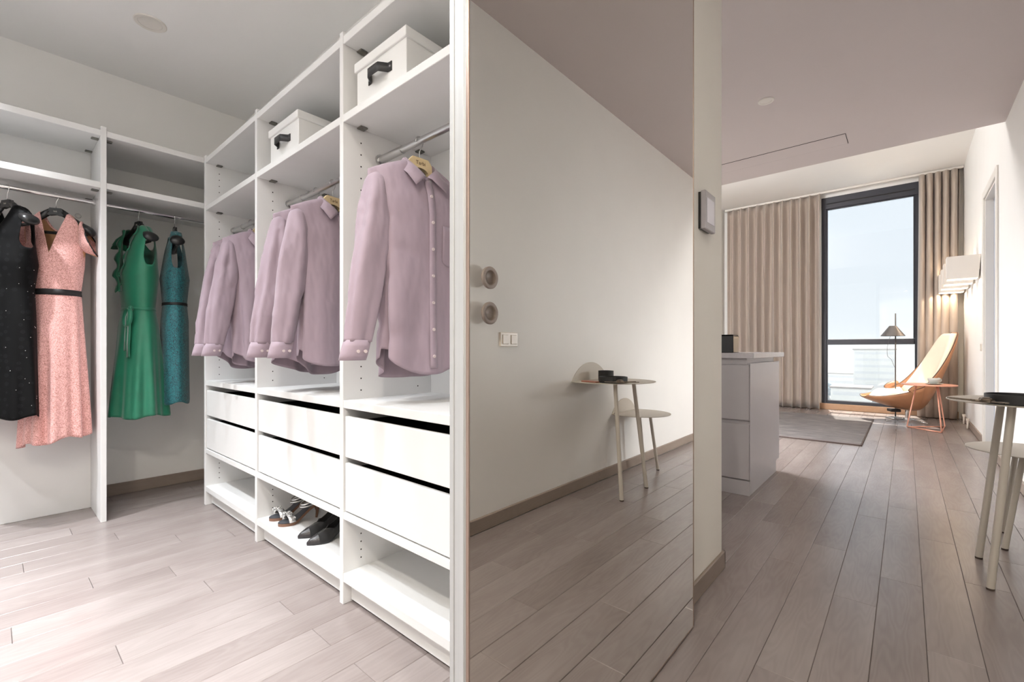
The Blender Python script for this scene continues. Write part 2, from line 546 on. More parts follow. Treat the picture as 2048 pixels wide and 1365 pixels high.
for k in range(-6, 30):
    y0 = 0.086 + PW * k; y1 = y0 + PW
    ph = phase.get(k, rnd.uniform(0, PL))
    spans = []
    if y1 <= -0.6 or y0 >= 4.1: continue
    ya, yb = max(y0, YR), min(y1, 4.1)
    if yb < YP + 0.14: spans = [(-1.5, XW)] if ya < YP - 0.01 else [(-1.1, XW)]
    elif ya < 2.62: spans = [(-1.1, 1.36), (XP, XW)]
    else: spans = [(-1.1, 1.5)]
    for (xa, xb) in spans:
        n0 = math.floor((xa - ph) / PL)
        for n in range(n0, n0 + 12):
            a, b_ = ph + n * PL, ph + (n + 1) * PL
            a, b_ = max(a, xa), min(b_, xb)
            if b_ - a > 0.01: plank(a, b_, ya, yb)

# walls
wr = MB()
DX0, DX1, DZ = 5.93, 6.77, 2.56     # door opening in the right wall
wr.box(-1.7, YR - 0.2, -0.1, DX0, YR, 3.75)
wr.box(DX1, YR - 0.2, -0.1, XW + 0.2, YR, 3.75)
wr.box(DX0, YR - 0.2, DZ, DX1, YR, 3.75)
struct(wr.build('wall_right', 'paint'), 'long white wall of hall and living room with the tall door', 'wall')
wp = MB()
wp.box(0.952, YP, -0.1, XP, YP + 0.15, ZC)
struct(wp.build('wall_partition', 'paint_warm'), 'cream wall behind the sliding mirror, ending at the kitchen', 'wall')
we = MB().box(XP - 0.14, YP + 0.15, -0.1, XP, 2.75, ZC)
struct(we.build('wall_kitchen', 'paint'), 'wall between closet and kitchen', 'wall')
wl = MB().box(XP - 0.14, 2.6, -0.1, XW + 0.2, 2.75, 3.75)
struct(wl.build('wall_left', 'paint_warm'), 'cream wall at the left side of the living room', 'wall')
wc = MB().box(-1.25, 4.1, -0.1, 2.1, 4.25, ZC + 0.1)
struct(wc.build('wall_closet', 'paint'), 'white closet wall behind the dresses', 'wall')
wc2 = MB().box(1.38, YP + 0.15, -0.1, 1.5, 4.1, ZC)
struct(wc2.build('wall_wardrobe', 'paint'), 'wall behind the open wardrobe row', 'wall')
wcl = MB().box(-1.25, YP, -0.1, -1.1, 4.1, ZC)
struct(wcl.build('wall_closet_side', 'paint'), 'closet side wall opposite the wardrobe row', 'wall')
wb = MB().box(-1.7, YR - 0.1, -0.1, -1.5, YP, ZC).box(-1.5, YP, -0.1, -1.25, YP + 0.15, ZC)
struct(wb.build('wall_back', 'paint'), 'entrance end wall of the hall', 'wall')
# ceilings
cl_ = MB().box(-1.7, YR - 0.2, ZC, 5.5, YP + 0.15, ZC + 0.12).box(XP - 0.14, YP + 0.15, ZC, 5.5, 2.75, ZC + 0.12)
struct(cl_.build('ceiling', 'ceil_hall'), 'lower ceiling over hall and kitchen, shade put into its grey colour', 'ceiling')
struct(MB().box(-1.25, YP + 0.15, ZC, XP - 0.14, 4.25, ZC + 0.12).build('ceiling_closet', 'ceil'), 'white closet ceiling above the wardrobes', 'ceiling')
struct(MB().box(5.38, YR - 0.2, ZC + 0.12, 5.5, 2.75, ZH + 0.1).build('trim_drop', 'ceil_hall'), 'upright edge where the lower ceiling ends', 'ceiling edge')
struct(MB().box(5.38, YR - 0.2, ZH, XW + 0.3, 2.75, ZH + 0.15).build('ceiling_living', 'ceil'), 'higher white ceiling of the living room by the curtains', 'ceiling')
# window wall
ww = MB()
GX0, GX1, GZ0, GZ1 = -0.17, 1.07, 0.10, 3.525
ww.box(XW, GX1, -0.1, XW + 0.2, 2.75, 3.75)
ww.box(XW, YR - 0.2, -0.1, XW + 0.2, GX0, 3.75)
ww.box(XW, GX0, GZ1, XW + 0.2, GX1, 3.75)
ww.box(XW, GX0, -0.1, XW + 0.2, GX1, GZ0)
struct(ww.build('wall_window', 'paint'), 'end wall of the living room around the tall window', 'wall')
win = thing('window_1', 'tall dark framed window with city view between the curtains', 'window', (XW, 0, 0))
win['kind'] = 'structure'
fw = 0.07
for nm, a in (('frame_jamb', (0.0, GX0, GZ0, 0.1, GX0 + fw, GZ1)), ('frame_jamb', (0.0, GX1 - fw, GZ0, 0.1, GX1, GZ1)),
              ('frame_head', (-0.01, GX0, GZ1 - 0.19, 0.1, GX1, GZ1)), ('frame_bottom', (0.0, GX0 + fw, GZ0, 0.1, GX1 - fw, GZ0 + 0.055)),
              ('mullion', (-0.005, GX0 + fw, 1.075, 0.1, GX1 - fw, 1.165))):
    MB().box(*a, 0.006).build(nm, 'frame', win)
MB().box(-0.02, GX0 + fw, GZ1 - 0.115, 0.1, GX1 - fw, GZ1 - 0.10, 0.002).build('head_groove', 'black', win)
for nm, a in (('glazing_bead', (0.012, GX0 + fw, 1.165, 0.03, GX0 + fw + .016, GZ1 - .19)), ('glazing_bead', (0.012, GX1 - fw - .016, 1.165, 0.03, GX1 - fw, GZ1 - .19)),
              ('glazing_bead', (0.012, GX0 + fw, GZ1 - .21, 0.03, GX1 - fw, GZ1 - .19)), ('glazing_bead', (0.012, GX1 - fw - .016, GZ0 + .055, 0.03, GX1 - fw, 1.075))):
    MB().box(*a, 0.003).build(nm, 'frame', win)
MB().box(0.05, GX0 + fw, 1.165, 0.056, GX1 - fw, GZ1 - 0.19).build('pane', 'glass', win)
MB().box(0.05, GX0 + fw, GZ0 + 0.055, 0.056, GX1 - fw, 1.075).build('pane', 'glass', win)
sl = MB().box(XW - 0.025, GX0 - 0.4, 0.0, XW, GX1 + 0.9, GZ0, 0.004)
struct(sl.build('trim_sill', 'sill'), 'warm oak board under the window', 'sill')
# baseboards
def baseboard(name, a, label):
    b = MB()
    x0, y0, x1, y1 = a
    b.box(x0, y0, 0, x1, y1, 0.078, 0.003)
    return struct(b.build(name, 'oak_base'), label, 'baseboard')
baseboard('baseboard_right', (-1.5, YR, DX0 - 0.075, YR + 0.017), 'grey oak baseboard along the hall wall up to the door')
baseboard('baseboard_right_far', (DX1 + 0.075, YR, XW, YR + 0.017), 'short baseboard between the door and the curtain')
bp = MB().box(0.96, YP - 0.013, 0, XP + 0.015, YP, 0.078, 0.003).box(XP, YP - 0.013, 0, XP + 0.015, 1.6, 0.078, 0.003)
struct(bp.build('baseboard_partition', 'oak_base'), 'grey oak baseboard ending at the corner beside the mirror', 'baseboard')
baseboard('baseboard_closet', (0.45, 4.083, 1.38, 4.1), 'dark grey baseboard below the green dresses')
# socket/heating valve bits on the right wall base are part of the radiator stub
# right-wall door
dr = thing('door_1', 'tall pale blue grey sliding door in white casing on the right wall', 'door', (0, 0, 0))
dr['kind'] = 'structure'
MB().box(DX0 - 0.075, YR, 0, DX0, YR + 0.016, DZ + 0.075, 0.003).build('casing', 'casing', dr)
MB().box(DX1, YR, 0, DX1 + 0.075, YR + 0.016, DZ + 0.075, 0.003).build('casing', 'casing', dr)
MB().box(DX0, YR, DZ, DX1, YR + 0.016, DZ + 0.075, 0.003).build('casing', 'casing', dr)
for a in ((DX0, YR - 0.2, 0, DX0 + 0.018, YR + 0.002, DZ), (DX1 - 0.018, YR - 0.2, 0, DX1, YR + 0.002, DZ), (DX0, YR - 0.2, DZ - 0.018, DX1, YR + 0.002, DZ)):
    MB().box(*a, 0.002).build('jamb', 'casing', dr)
leaf = MB().box(DX0 + 0.018, YR - 0.10, 0.006, DX1 - 0.018, YR - 0.06, DZ - 0.018, 0.002).build('leaf', 'door', dr)
hd = MB()
poly = [(6.47 + 0.022 * math.cos(a), 1.03 + 0.06 * (1 if math.sin(a) > 0 else -1) + 0.022 * math.sin(a)) for a in [2 * PI * k / 20 + .01 for k in range(20)]]
hd.prism(poly, 0.006, 'y', YR - 0.062)
ho = hd.build('flush_pull', 'black', leaf)
for zz in (1.075, 0.985):
    MB().cyl((6.47, YR - 0.058, zz), 0.009, 0.005, 12, axis='y').build('pull_screw', 'chrome', leaf)

# ceiling service slot
sl = thing('trim_slot', 'long flush service panel outlined in the lower ceiling', 'ceiling panel', (0, 0, 0)); sl['kind'] = 'structure'
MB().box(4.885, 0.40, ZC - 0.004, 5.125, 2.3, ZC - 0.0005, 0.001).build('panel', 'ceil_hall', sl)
g = MB()
for a in ((4.881, 0.396, 4.8845, 2.3), (5.1255, 0.396, 5.129, 2.3), (4.881, 0.396, 5.129, 0.3995)):
    g.box(a[0], a[1], ZC - 0.0025, a[2], a[3], ZC - 0.0003)
g.build('panel_gap', 'blackgap', sl)

# curtain rail
rail = MB().box(XW - 0.16, YR + 0.005, ZH - 0.035, XW - 0.12, 2.55, ZH - 0.004, 0.002)
tag(rail.build('curtain_rail', 'casing'), 'slim white curtain rail along the living room ceiling', 'rail')

def curtain(name, y0, y1, nf, seed, label, flare=0.0):
    rr = random.Random(seed)
    n, m = nf * 14, 26
    offs = [rr.uniform(-0.35, 0.35) for _ in range(nf + 2)]
    amps = [rr.uniform(0.65, 1.15) for _ in range(nf + 2)]
    def ip(L, q):
        i = int(q); t = q - i; t = t * t * (3 - 2 * t)
        return L[min(i, nf)] * (1 - t) + L[min(i + 1, nf + 1)] * t
    P = []
    for i in range(n + 1):
        s = i / n
        row = []
        for j in range(m + 1):
            t = j / m
            z = (ZH - 0.035) + (0.012 - ZH + 0.035) * t
            q = s * nf
            dev = ss(0.05, 0.9, t)
            phs = 2 * PI * q + ip(offs, q) * 2.6 * dev
            am = 0.078 * (1 - 0.0 * t) * (1 + (ip(amps, q) - 1) * dev)
            x = -am * math.sin(phs) - 0.012 * math.sin(2 * phs + 1) * dev
            y = y0 + (y1 - y0) * s + 0.030 * math.cos(phs) * (0.4 + 0.6 * dev) - flare * t * s
            row.append((XW - 0.145 + x * (0.6 + 0.55 * ss(0, .08, t)), y, z))
        P.append(row)
    o = MB().grid(P).build(name, 'curtain', None, True, solid=0.003)
    return tag(o, label, 'curtain')
c1 = curtain('curtain', 1.05, 2.50, 11, 5, 'wide taupe curtain left of the tall window')
c2 = curtain('curtain', -0.155, -0.585, 5, 9, 'narrow taupe curtain between the window and right wall', -0.03)
def hem(c, y0, y1):
    pass

# ================================================================== CLOSET
XF, DP = 0.905, 0.44             # main wardrobe front plane and depth
TP = 0.026
SH2, SH1, SH3, SHB = 1.905, 0.785, 0.348, 0.105     # shelf centres: hat, above drawers, under drawers, bottom
def clips(mb, pts):
    for (x, y, z) in pts:
        mb.box(x - 0.017, y - 0.016, z - 0.007, x + 0.017, y + 0.016, z, 0.003)
def wardrobe(y0, y1, label, last=False):
    """one bay of the row: y0 (near) .. y1 (far) are divider centres; the far divider belongs to the bay"""
    t = thing('wardrobe_unit', label, 'wardrobe', (XF, (y0 + y1) / 2, 0), 0, 'open white wardrobe bays in a row')
    h = (y1 - y0) / 2
    def P(name, a, m='white', b=0.0015, par=None):
        return MB().box(*a, b).build(name, m, par or t)
    P('side_panel', (0, h - TP / 2, 0, DP, h + TP / 2, 2.247))
    if last: P('side_panel', (0, -h - TP / 2, 0, DP, -h + TP / 2, 2.247))
    a, b = -h + TP / 2, h - TP / 2
    P('top_panel', (0.002, a, 2.195, DP, b, 2.228))
    P('hat_shelf', (0.002, a, SH2 - 0.0155, DP, b, SH2 + 0.0155))
    P('middle_shelf', (0.002, a, SH1 - 0.0155, DP, b, SH1 + 0.0155))
    P('drawer_base_shelf', (0.002, a, SH3 - 0.014, DP, b, SH3 + 0.014))
    P('bottom_shelf', (0.002, a, SHB - 0.017, DP, b, SHB + 0.017))
    P('plinth', (0.035, a, 0.008, 0.055, b, SHB - 0.017))
    P('back_panel', (DP - 0.006, a, 0.0, DP + 0.006, b, 2.22))
    for z0, z1 in ((0.578, 0.738), (0.368, 0.555)):
        d = P('drawer', (0.006, a + 0.006, z0, 0.024, b - 0.006, z1), b=0.002)
        bx = MB()
        bx.box(0.024, a + 0.016, z0 + 0.01, 0.40, a + 0.03, z1 - 0.02).box(0.024, b - 0.03, z0 + 0.01, 0.40, b - 0.016, z1 - 0.02)
        bx.box(0.024, a + 0.016, z0 + 0.01, 0.40, b - 0.016, z0 + 0.022).box(0.388, a + 0.016, z0 + 0.01, 0.40, b - 0.016, z1 - 0.02)
        bx.build('drawer_box', 'blackgap', d)
    ga = MB()
    ga.box(0.40, a, SH3 + 0.02, DP - 0.008, b, SH1 - 0.02)
    ga.build('drawer_cavity', 'blackgap', t)
    cl = MB()
    for z in (2.195, SH2 - 0.0155, SH1 - 0.0155):
        clips(cl, [(0.075, b - 0.016, z), (0.36, b - 0.016, z), (0.075, a + 0.016, z), (0.36, a + 0.016, z)])
    clips(cl, [(0.33, 0.0, SH2 - 0.0155)])
    cl.build('shelf_fitting', 'cam', t, kind='stuff')
    ho = MB()
    for zs in (np.arange(0.16, SH3 - 0.03, 0.032), np.arange(SH1 + 0.05, SH2 - 0.03, 0.0475), np.arange(SH2 + 0.04, 2.18, 0.04)):
        for z in zs:
            for xx in (0.078, 0.36):
                for (yy, dy) in ((b - 0.0003, -0.0006), (a + 0.0003, 0.0006)):
                    ho.cyl((xx, yy, float(z)), 0.0032, dy, 6, axis='y')
    ho.build('pin_hole', 'hole', t, kind='stuff')
    rod = MB().cyl((0.165, a, 1.79), 0.0125, b - a, 20, axis='y').build('hanging_rail', 'steel', t, True, auto=50)
    MB().cyl((0.165, b - 0.16, 1.79), 0.0155, 0.155, 20, axis='y').build('rail_sleeve', 'steel', rod, True, auto=50)
    MB().cyl((0.165, b - 0.012, 1.79), 0.022, 0.012, 20, axis='y').build('rail_bracket', 'steel', rod, True, auto=50)
    MB().cyl((0.165, a, 1.79), 0.022, 0.012, 20, axis='y').build('rail_bracket', 'steel', rod, True, auto=50)
    return t
DV = [0.80, 1.675, 2.548, 3.402]
wardrobe(DV[0], DV[1], 'open white wardrobe bay nearest the mirror, one lilac shirt on its rail', True)
wardrobe(DV[1], DV[2], 'open white wardrobe bay holding shoes at the bottom and two lilac shirts')
wardrobe(DV[2], DV[3], 'open white wardrobe bay at the far corner with empty top and bottom shelves')

# left unit: front Y=3.5
YF = 3.5
def left_unit(x0, x1, label, back):
    t = thing('dress_wardrobe_unit', label, 'wardrobe', (0, YF, 0), 0, 'open white dress bays on the end wall')
    def P(name, a, m='white', b=0.0015):
        return MB().box(*a, b).build(name, m, t)
    dep = 0.39 if back else 0.58
    if back:
        P('side_panel', (x1 - 0.013, 0, 0, x1 + 0.013, 0.40, 2.288))
        P('back_panel', (x0, 0.39, 0.0, x1 - 0.013, 0.402, 2.25))
        P('side_panel', (x0 - 0.026, 0, 0, x0, 0.40, 2.288))
        xe = x1 - 0.013
    else:
        xe = x1
    P('top_panel', (x0, 0.002, 2.232, xe, dep, 2.266))
    P('hat_shelf', (x0, 0.002, 1.931, xe, dep, 1.966))
    rod = MB().cyl((x0, 0.2, 1.885), 0.0125, xe - x0, 20, axis='x').build('hanging_rail', 'chrome', t, True, auto=50)
    for xb in (xe - 0.014, x0):
        MB().cyl((xb, 0.2, 1.885), 0.019, 0.014, 20, axis='x').build('rail_bracket', 'chrome', rod, True, auto=50)
    cl = MB()
    for z in (2.232, 1.931):
        clips(cl, [(xe - 0.017, 0.07, z), (xe - 0.017, 0.33, z), (x0 + 0.017, 0.07, z), (x0 + 0.017, 0.33, z)])
    cl.build('shelf_fitting', 'cam', t, kind='stuff')
    if back:
        MB().lathe([(0.0105, 0.0), (0.0135, -0.006), (0.0165, 0.0), (0.0135, 0.003)], (xe - 0.06, 0.388, 1.83), 20, 'y', closed=True).build('cable_grommet', 'steel', t, True)
    return t
left_unit(-0.55, 0.431, 'open white bay at the far left with pink and black dresses', True)
left_unit(0.444, 1.372, 'shaded open bay in the corner with the two green dresses', False)

# storage boxes
def box(yc, w, label):
    t = thing('storage_box', label, 'box', (XF + 0.025, yc, SH2 + 0.0155), 0, 'white storage boxes on the hat shelves')
    h = 0.19
    MB().box(0.008, -w / 2 + 0.008, 0, 0.30, w / 2 - 0.008, h - 0.03, 0.002).build('body', 'card', t)
    MB().box(0, -w / 2, h - 0.036, 0.308, w / 2, h, 0.002).build('lid', 'card', t)
    # arched leather strap on the front
    N = 14; P = []
    for sgn in (-1, 1):
        row = []
        for i in range(N + 1):
            s = i / N
            y = 0.075 - 0.15 * s
            arch = ss(0.12, 0.30, s) * (1 - ss(0.70, 0.88, s))
            row.append((0.0065 - 0.030 * arch, y, 0.090 + sgn * 0.0165))
        P.append(row)
    st = MB().grid(P).build('strap_handle', 'leather', t, True, solid=0.003)
    MB().cyl((0.0035, 0.066, 0.090), 0.0045, 0.004, 12, axis='x').build('rivet', 'chrome', st)
    MB().cyl((0.0035, -0.066, 0.090), 0.0045, 0.004, 12, axis='x').build('rivet', 'chrome', st)
    return t
box(1.455, 0.335, 'white lidded box with black leather strap, above the shirt nearest the mirror')
box(2.285, 0.335, 'white lidded box with black strap, on the middle bay hat shelf')

# ------------------------------------------------------------------ hangers
def lettering(txt, size, loc, rot, m, par, name='hanger_lettering'):
    cu = bpy.data.curves.new(name, 'FONT')
    cu.body = txt; cu.size = size; cu.align_x = 'CENTER'; cu.align_y = 'CENTER'; cu.extrude = 0.0003
    tmp = bpy.data.objects.new(name + '_curve', cu); COL.objects.link(tmp)
    me = bpy.data.meshes.new_from_object(tmp.evaluated_get(bpy.context.evaluated_depsgraph_get()))
    bpy.data.objects.remove(tmp); bpy.data.curves.remove(cu)
    me.materials.clear(); me.materials.append(M[m])
    o = bpy.data.objects.new(name, me); COL.objects.link(o)
    o.location = loc; o.rotation_euler = rot; o.parent = par
    return o
def hook(mb, rod_r, z_end):
    """wire hook over a rod along local y, centre of rod at the origin"""
    r = rod_r + 0.003
    pts = []
    for k in range(15):
        a = R(205) - R(235) * k / 14
        pts.append((r * math.cos(a), 0, r * math.sin(a) * 1.05))
    pts += [(r * 0.75, 0, -r * 1.0), (0.004, 0, -r * 1.9), (0.0, 0, -r * 2.4), (0, 0, z_end)]
    mb.tube(pts, 0.0019, 8)
def wood_hanger(loc, rz, label, word):
    t = thing('shirt_hanger', label, 'hanger', loc, rz, 'pale wooden shirt hangers')
    m = MB(); hook(m, 0.0135, -0.068)
    m.build('hook', 'steel', t, True)
    # centre block: trapezoid with an arched underside
    poly = [(-0.034, -0.066), (0.034, -0.066), (0.050, -0.085), (0.052, -0.112)] + [(0.036 * math.cos(a), -0.125 + 0.022 * math.sin(a)) for a in [PI * k / 8 for k in range(9)]] + [(-0.052, -0.112), (-0.050, -0.085)]
    b = MB().prism(poly, 0.017, 'y', -0.0085).build('centre_block', 'beech', t)
    for sx in (-1, 1):
        pts = [(sx * x, y, z) for x, y, z in ((0.045, 0, -0.112), (0.09, 0, -0.136), (0.14, 0, -0.155), (0.172, 0, -0.176), (0.182, 0, -0.188))]
        MB().tube(pts, [0.012, 0.012, 0.013, 0.014, 0.008], 12, flat=0.55).build('arm', 'beech', t, True)
    lettering(word, 0.020, (0, -0.0089, -0.086), (PI / 2, 0, 0), 'brown_print', b)
    return t
def black_hanger(loc, rz, label, word):
    t = thing('dress_hanger', label, 'hanger', loc, rz, 'black contoured dress hangers')
    m = MB(); hook(m, 0.0125, -0.075); m.build('hook', 'chrome', t, True)
    poly = [(-0.030, -0.072), (0.030, -0.072), (0.050, -0.112), (0.030, -0.116), (0, -0.110), (-0.030, -0.116), (-0.050, -0.112)]
    b = MB().prism(poly, 0.020, 'y', -0.010).build('centre_block', 'black', t)
    for sx in (-1, 1):
        P = []
        st = [(0.028, -0.092, 0.010, 0.020), (0.06, -0.113, 0.012, 0.021), (0.10, -0.142, 0.018, 0.020), (0.135, -0.165, 0.028, 0.022), (0.165, -0.182, 0.038, 0.026), (0.185, -0.192, 0.040, 0.026), (0.197, -0.198, 0.033, 0.021), (0.204, -0.202, 0.016, 0.012), (0.206, -0.203, 0.002, 0.002)]
        n = 16
        for k in range(n):
            a = 2 * PI * k / n
            P.append([(sx * (x + 0.5 * hz * math.sin(a) * 0.35), hy * math.cos(a), z + hz * math.sin(a)) for x, z, hy, hz in st])
        MB().grid(P, True, True, True).build('arm', 'black', t, True)
    MB().box(-0.165, -0.007, -0.222, 0.165, 0.007, -0.206, 0.003).build('trouser_bar', 'black', t)
    for xb in (-0.168, 0.158):
        MB().box(xb, -0.006, -0.22, xb + 0.01, 0.006, -0.18).build('bar_mount', 'black', t)
    lettering(word, 0.014, (0, -0.0105, -0.092), (PI / 2, 0, 0), 'grey_print', b)
    return t

# ------------------------------------------------------------------ garments (cloth shells)
class Garment:
    """ring surface: theta 0..2pi, u=cos(theta), front where sin(theta)<0 (local -y)"""
    def __init__(s, W, D, sh, neck_f, neck_b, un, hem, fold, arm=None, vneck=True, n=120, m=60, skew=None, d0=0.012):
        s.d0 = d0
        s.W, s.D, s.sh, s.nf, s.nb, s.un, s.hem, s.fold, s.arm, s.v, s.n, s.m, s.skew = W, D, sh, neck_f, neck_b, un, hem, fold, arm, vneck, n, m, skew
    def top(s, u, front):
        a = abs(u)
        z = s.sh(a)
        if a < s.un:
            zn = s.nf if front else s.nb
            q = a / s.un
            z = zn + (s.sh(s.un) - zn) * (q if (s.v and front) else q ** 2.5)
        if s.arm and a > s.arm[0]:
            z = min(z, s.sh(s.arm[0]) - (s.sh(s.arm[0]) - s.arm[1]) * (ss(s.arm[0], 1.0, a) ** 0.55))
        return z
    def pt(s, th, z, off=0.0):
        u = math.cos(th)
        w_ = np.interp(-z, s.W[0], s.W[1]); d_ = np.interp(-z, s.D[0], s.D[1])
        dd = max(0.0, s.sh(abs(u)) - z)
        d0 = s.d0
        dep = d0 + (d_ - d0) * min(1, (dd / 0.13)) ** 0.6 if d_ > d0 else d_
        k = 1 + s.fold(th, z)
        x = w_ * u * (1 + (k - 1) * 0.7)
        y = dep * math.sin(th) * k + off * (1 if math.sin(th) > 0 else -1)
        if s.skew:
            dx, dy = s.skew(z); x += dx; y += dy
        return (x, y, z)
    def body(s):
        P = []
        for i in range(s.n):
            th = 2 * PI * (i + 0.5) / s.n
            u = math.cos(th); fr = math.sin(th) < 0
            zt = s.top(u, fr); zb = s.hem(th)
            row = [s.pt(th, zt + (zb - zt) * (j / s.m) ** 1.0) for j in range(s.m + 1)]
            a = abs(u); x, y, z = row[0]
            strap = a >= s.un * 0.98 and not (s.arm and a > s.arm[0])
            pre = [(x, 0, z + 0.008), (x, y * .6, z + 0.006)] if strap else [row[0], row[0]]
            P.append(pre + row)
        return MB().grid(P, True)
    def front(s, u, z, off=0.003):
        return s.pt(-math.acos(max(-1, min(1, u))), z, off)
    def band(s, z0, z1, off, n=72):
        P = []
        for i in range(n):
            th = 2 * PI * i / n
            row = []
            for z in (z0, (z0 + z1) / 2, z1):
                x, y, zz = s.pt(th, z)
                L = math.hypot(x, y) or 1
                row.append((x + x / L * off, y + y / L * off, zz))
            P.append(row)
        return MB().grid(P, True)

def tri(x): return math.asin(math.sin(x)) / 1.5708
def sleeve(pts, rad, seed, n=48, sub=9, amp=0.10):
    rr = random.Random(seed)
    ph = [rr.uniform(0, 6.28) for _ in range(8)]
    pts = np.array(pts); rad = np.array(rad)
    tt = np.linspace(0, 1, len(pts)); T = np.linspace(0, 1, (len(pts) - 1) * sub + 1)
    def sm(A):
        out = np.stack([np.interp(T, tt, A[:, k]) for k in range(A.shape[1])], 1)
        for _ in range(6):
            o2 = out.copy(); o2[1:-1] = (out[:-2] + 2 * out[1:-1] + out[2:]) / 4; out = o2
        return out
    C, Rr = sm(pts), sm(rad)
    cr_ = [(rr.uniform(0, 6.28), rr.uniform(.2, .95), rr.uniform(.015, .035), rr.uniform(.4, .9), rr.choice((-1, 1)) * rr.uniform(.03, .10), rr.uniform(-.08, .08)) for _ in range(16)]
    P = []
    for k in range(n):
        a = 2 * PI * k / n
        row = []
        for j in range(len(T)):
            f = 1 + amp * (0.55 * math.sin(3 * a + ph[0] + 2.5 * T[j]) + 0.45 * tri(5 * a + ph[1] - 3 * T[j]) + 0.22 * tri(8 * a + ph[3] + 2 * T[j]) + 0.30 * tri(2 * a + 17 * T[j] + ph[2]) * math.sin(PI * T[j]) ** 2) * ss(.05, .4, T[j])
            for c_, t_, h_, w_, A_, l_ in cr_:
                d_ = (a - c_ + PI) % (2 * PI) - PI
                f += (amp * 6) * A_ * math.exp(-((T[j] - t_ - l_ * d_) / h_) ** 2 - (d_ / w_) ** 2)
            row.append((C[j][0] + Rr[j][0] * math.cos(a) * f, C[j][1] + Rr[j][1] * math.sin(a) * f, C[j][2]))
        P.append(row)
    return MB().grid(P, True)

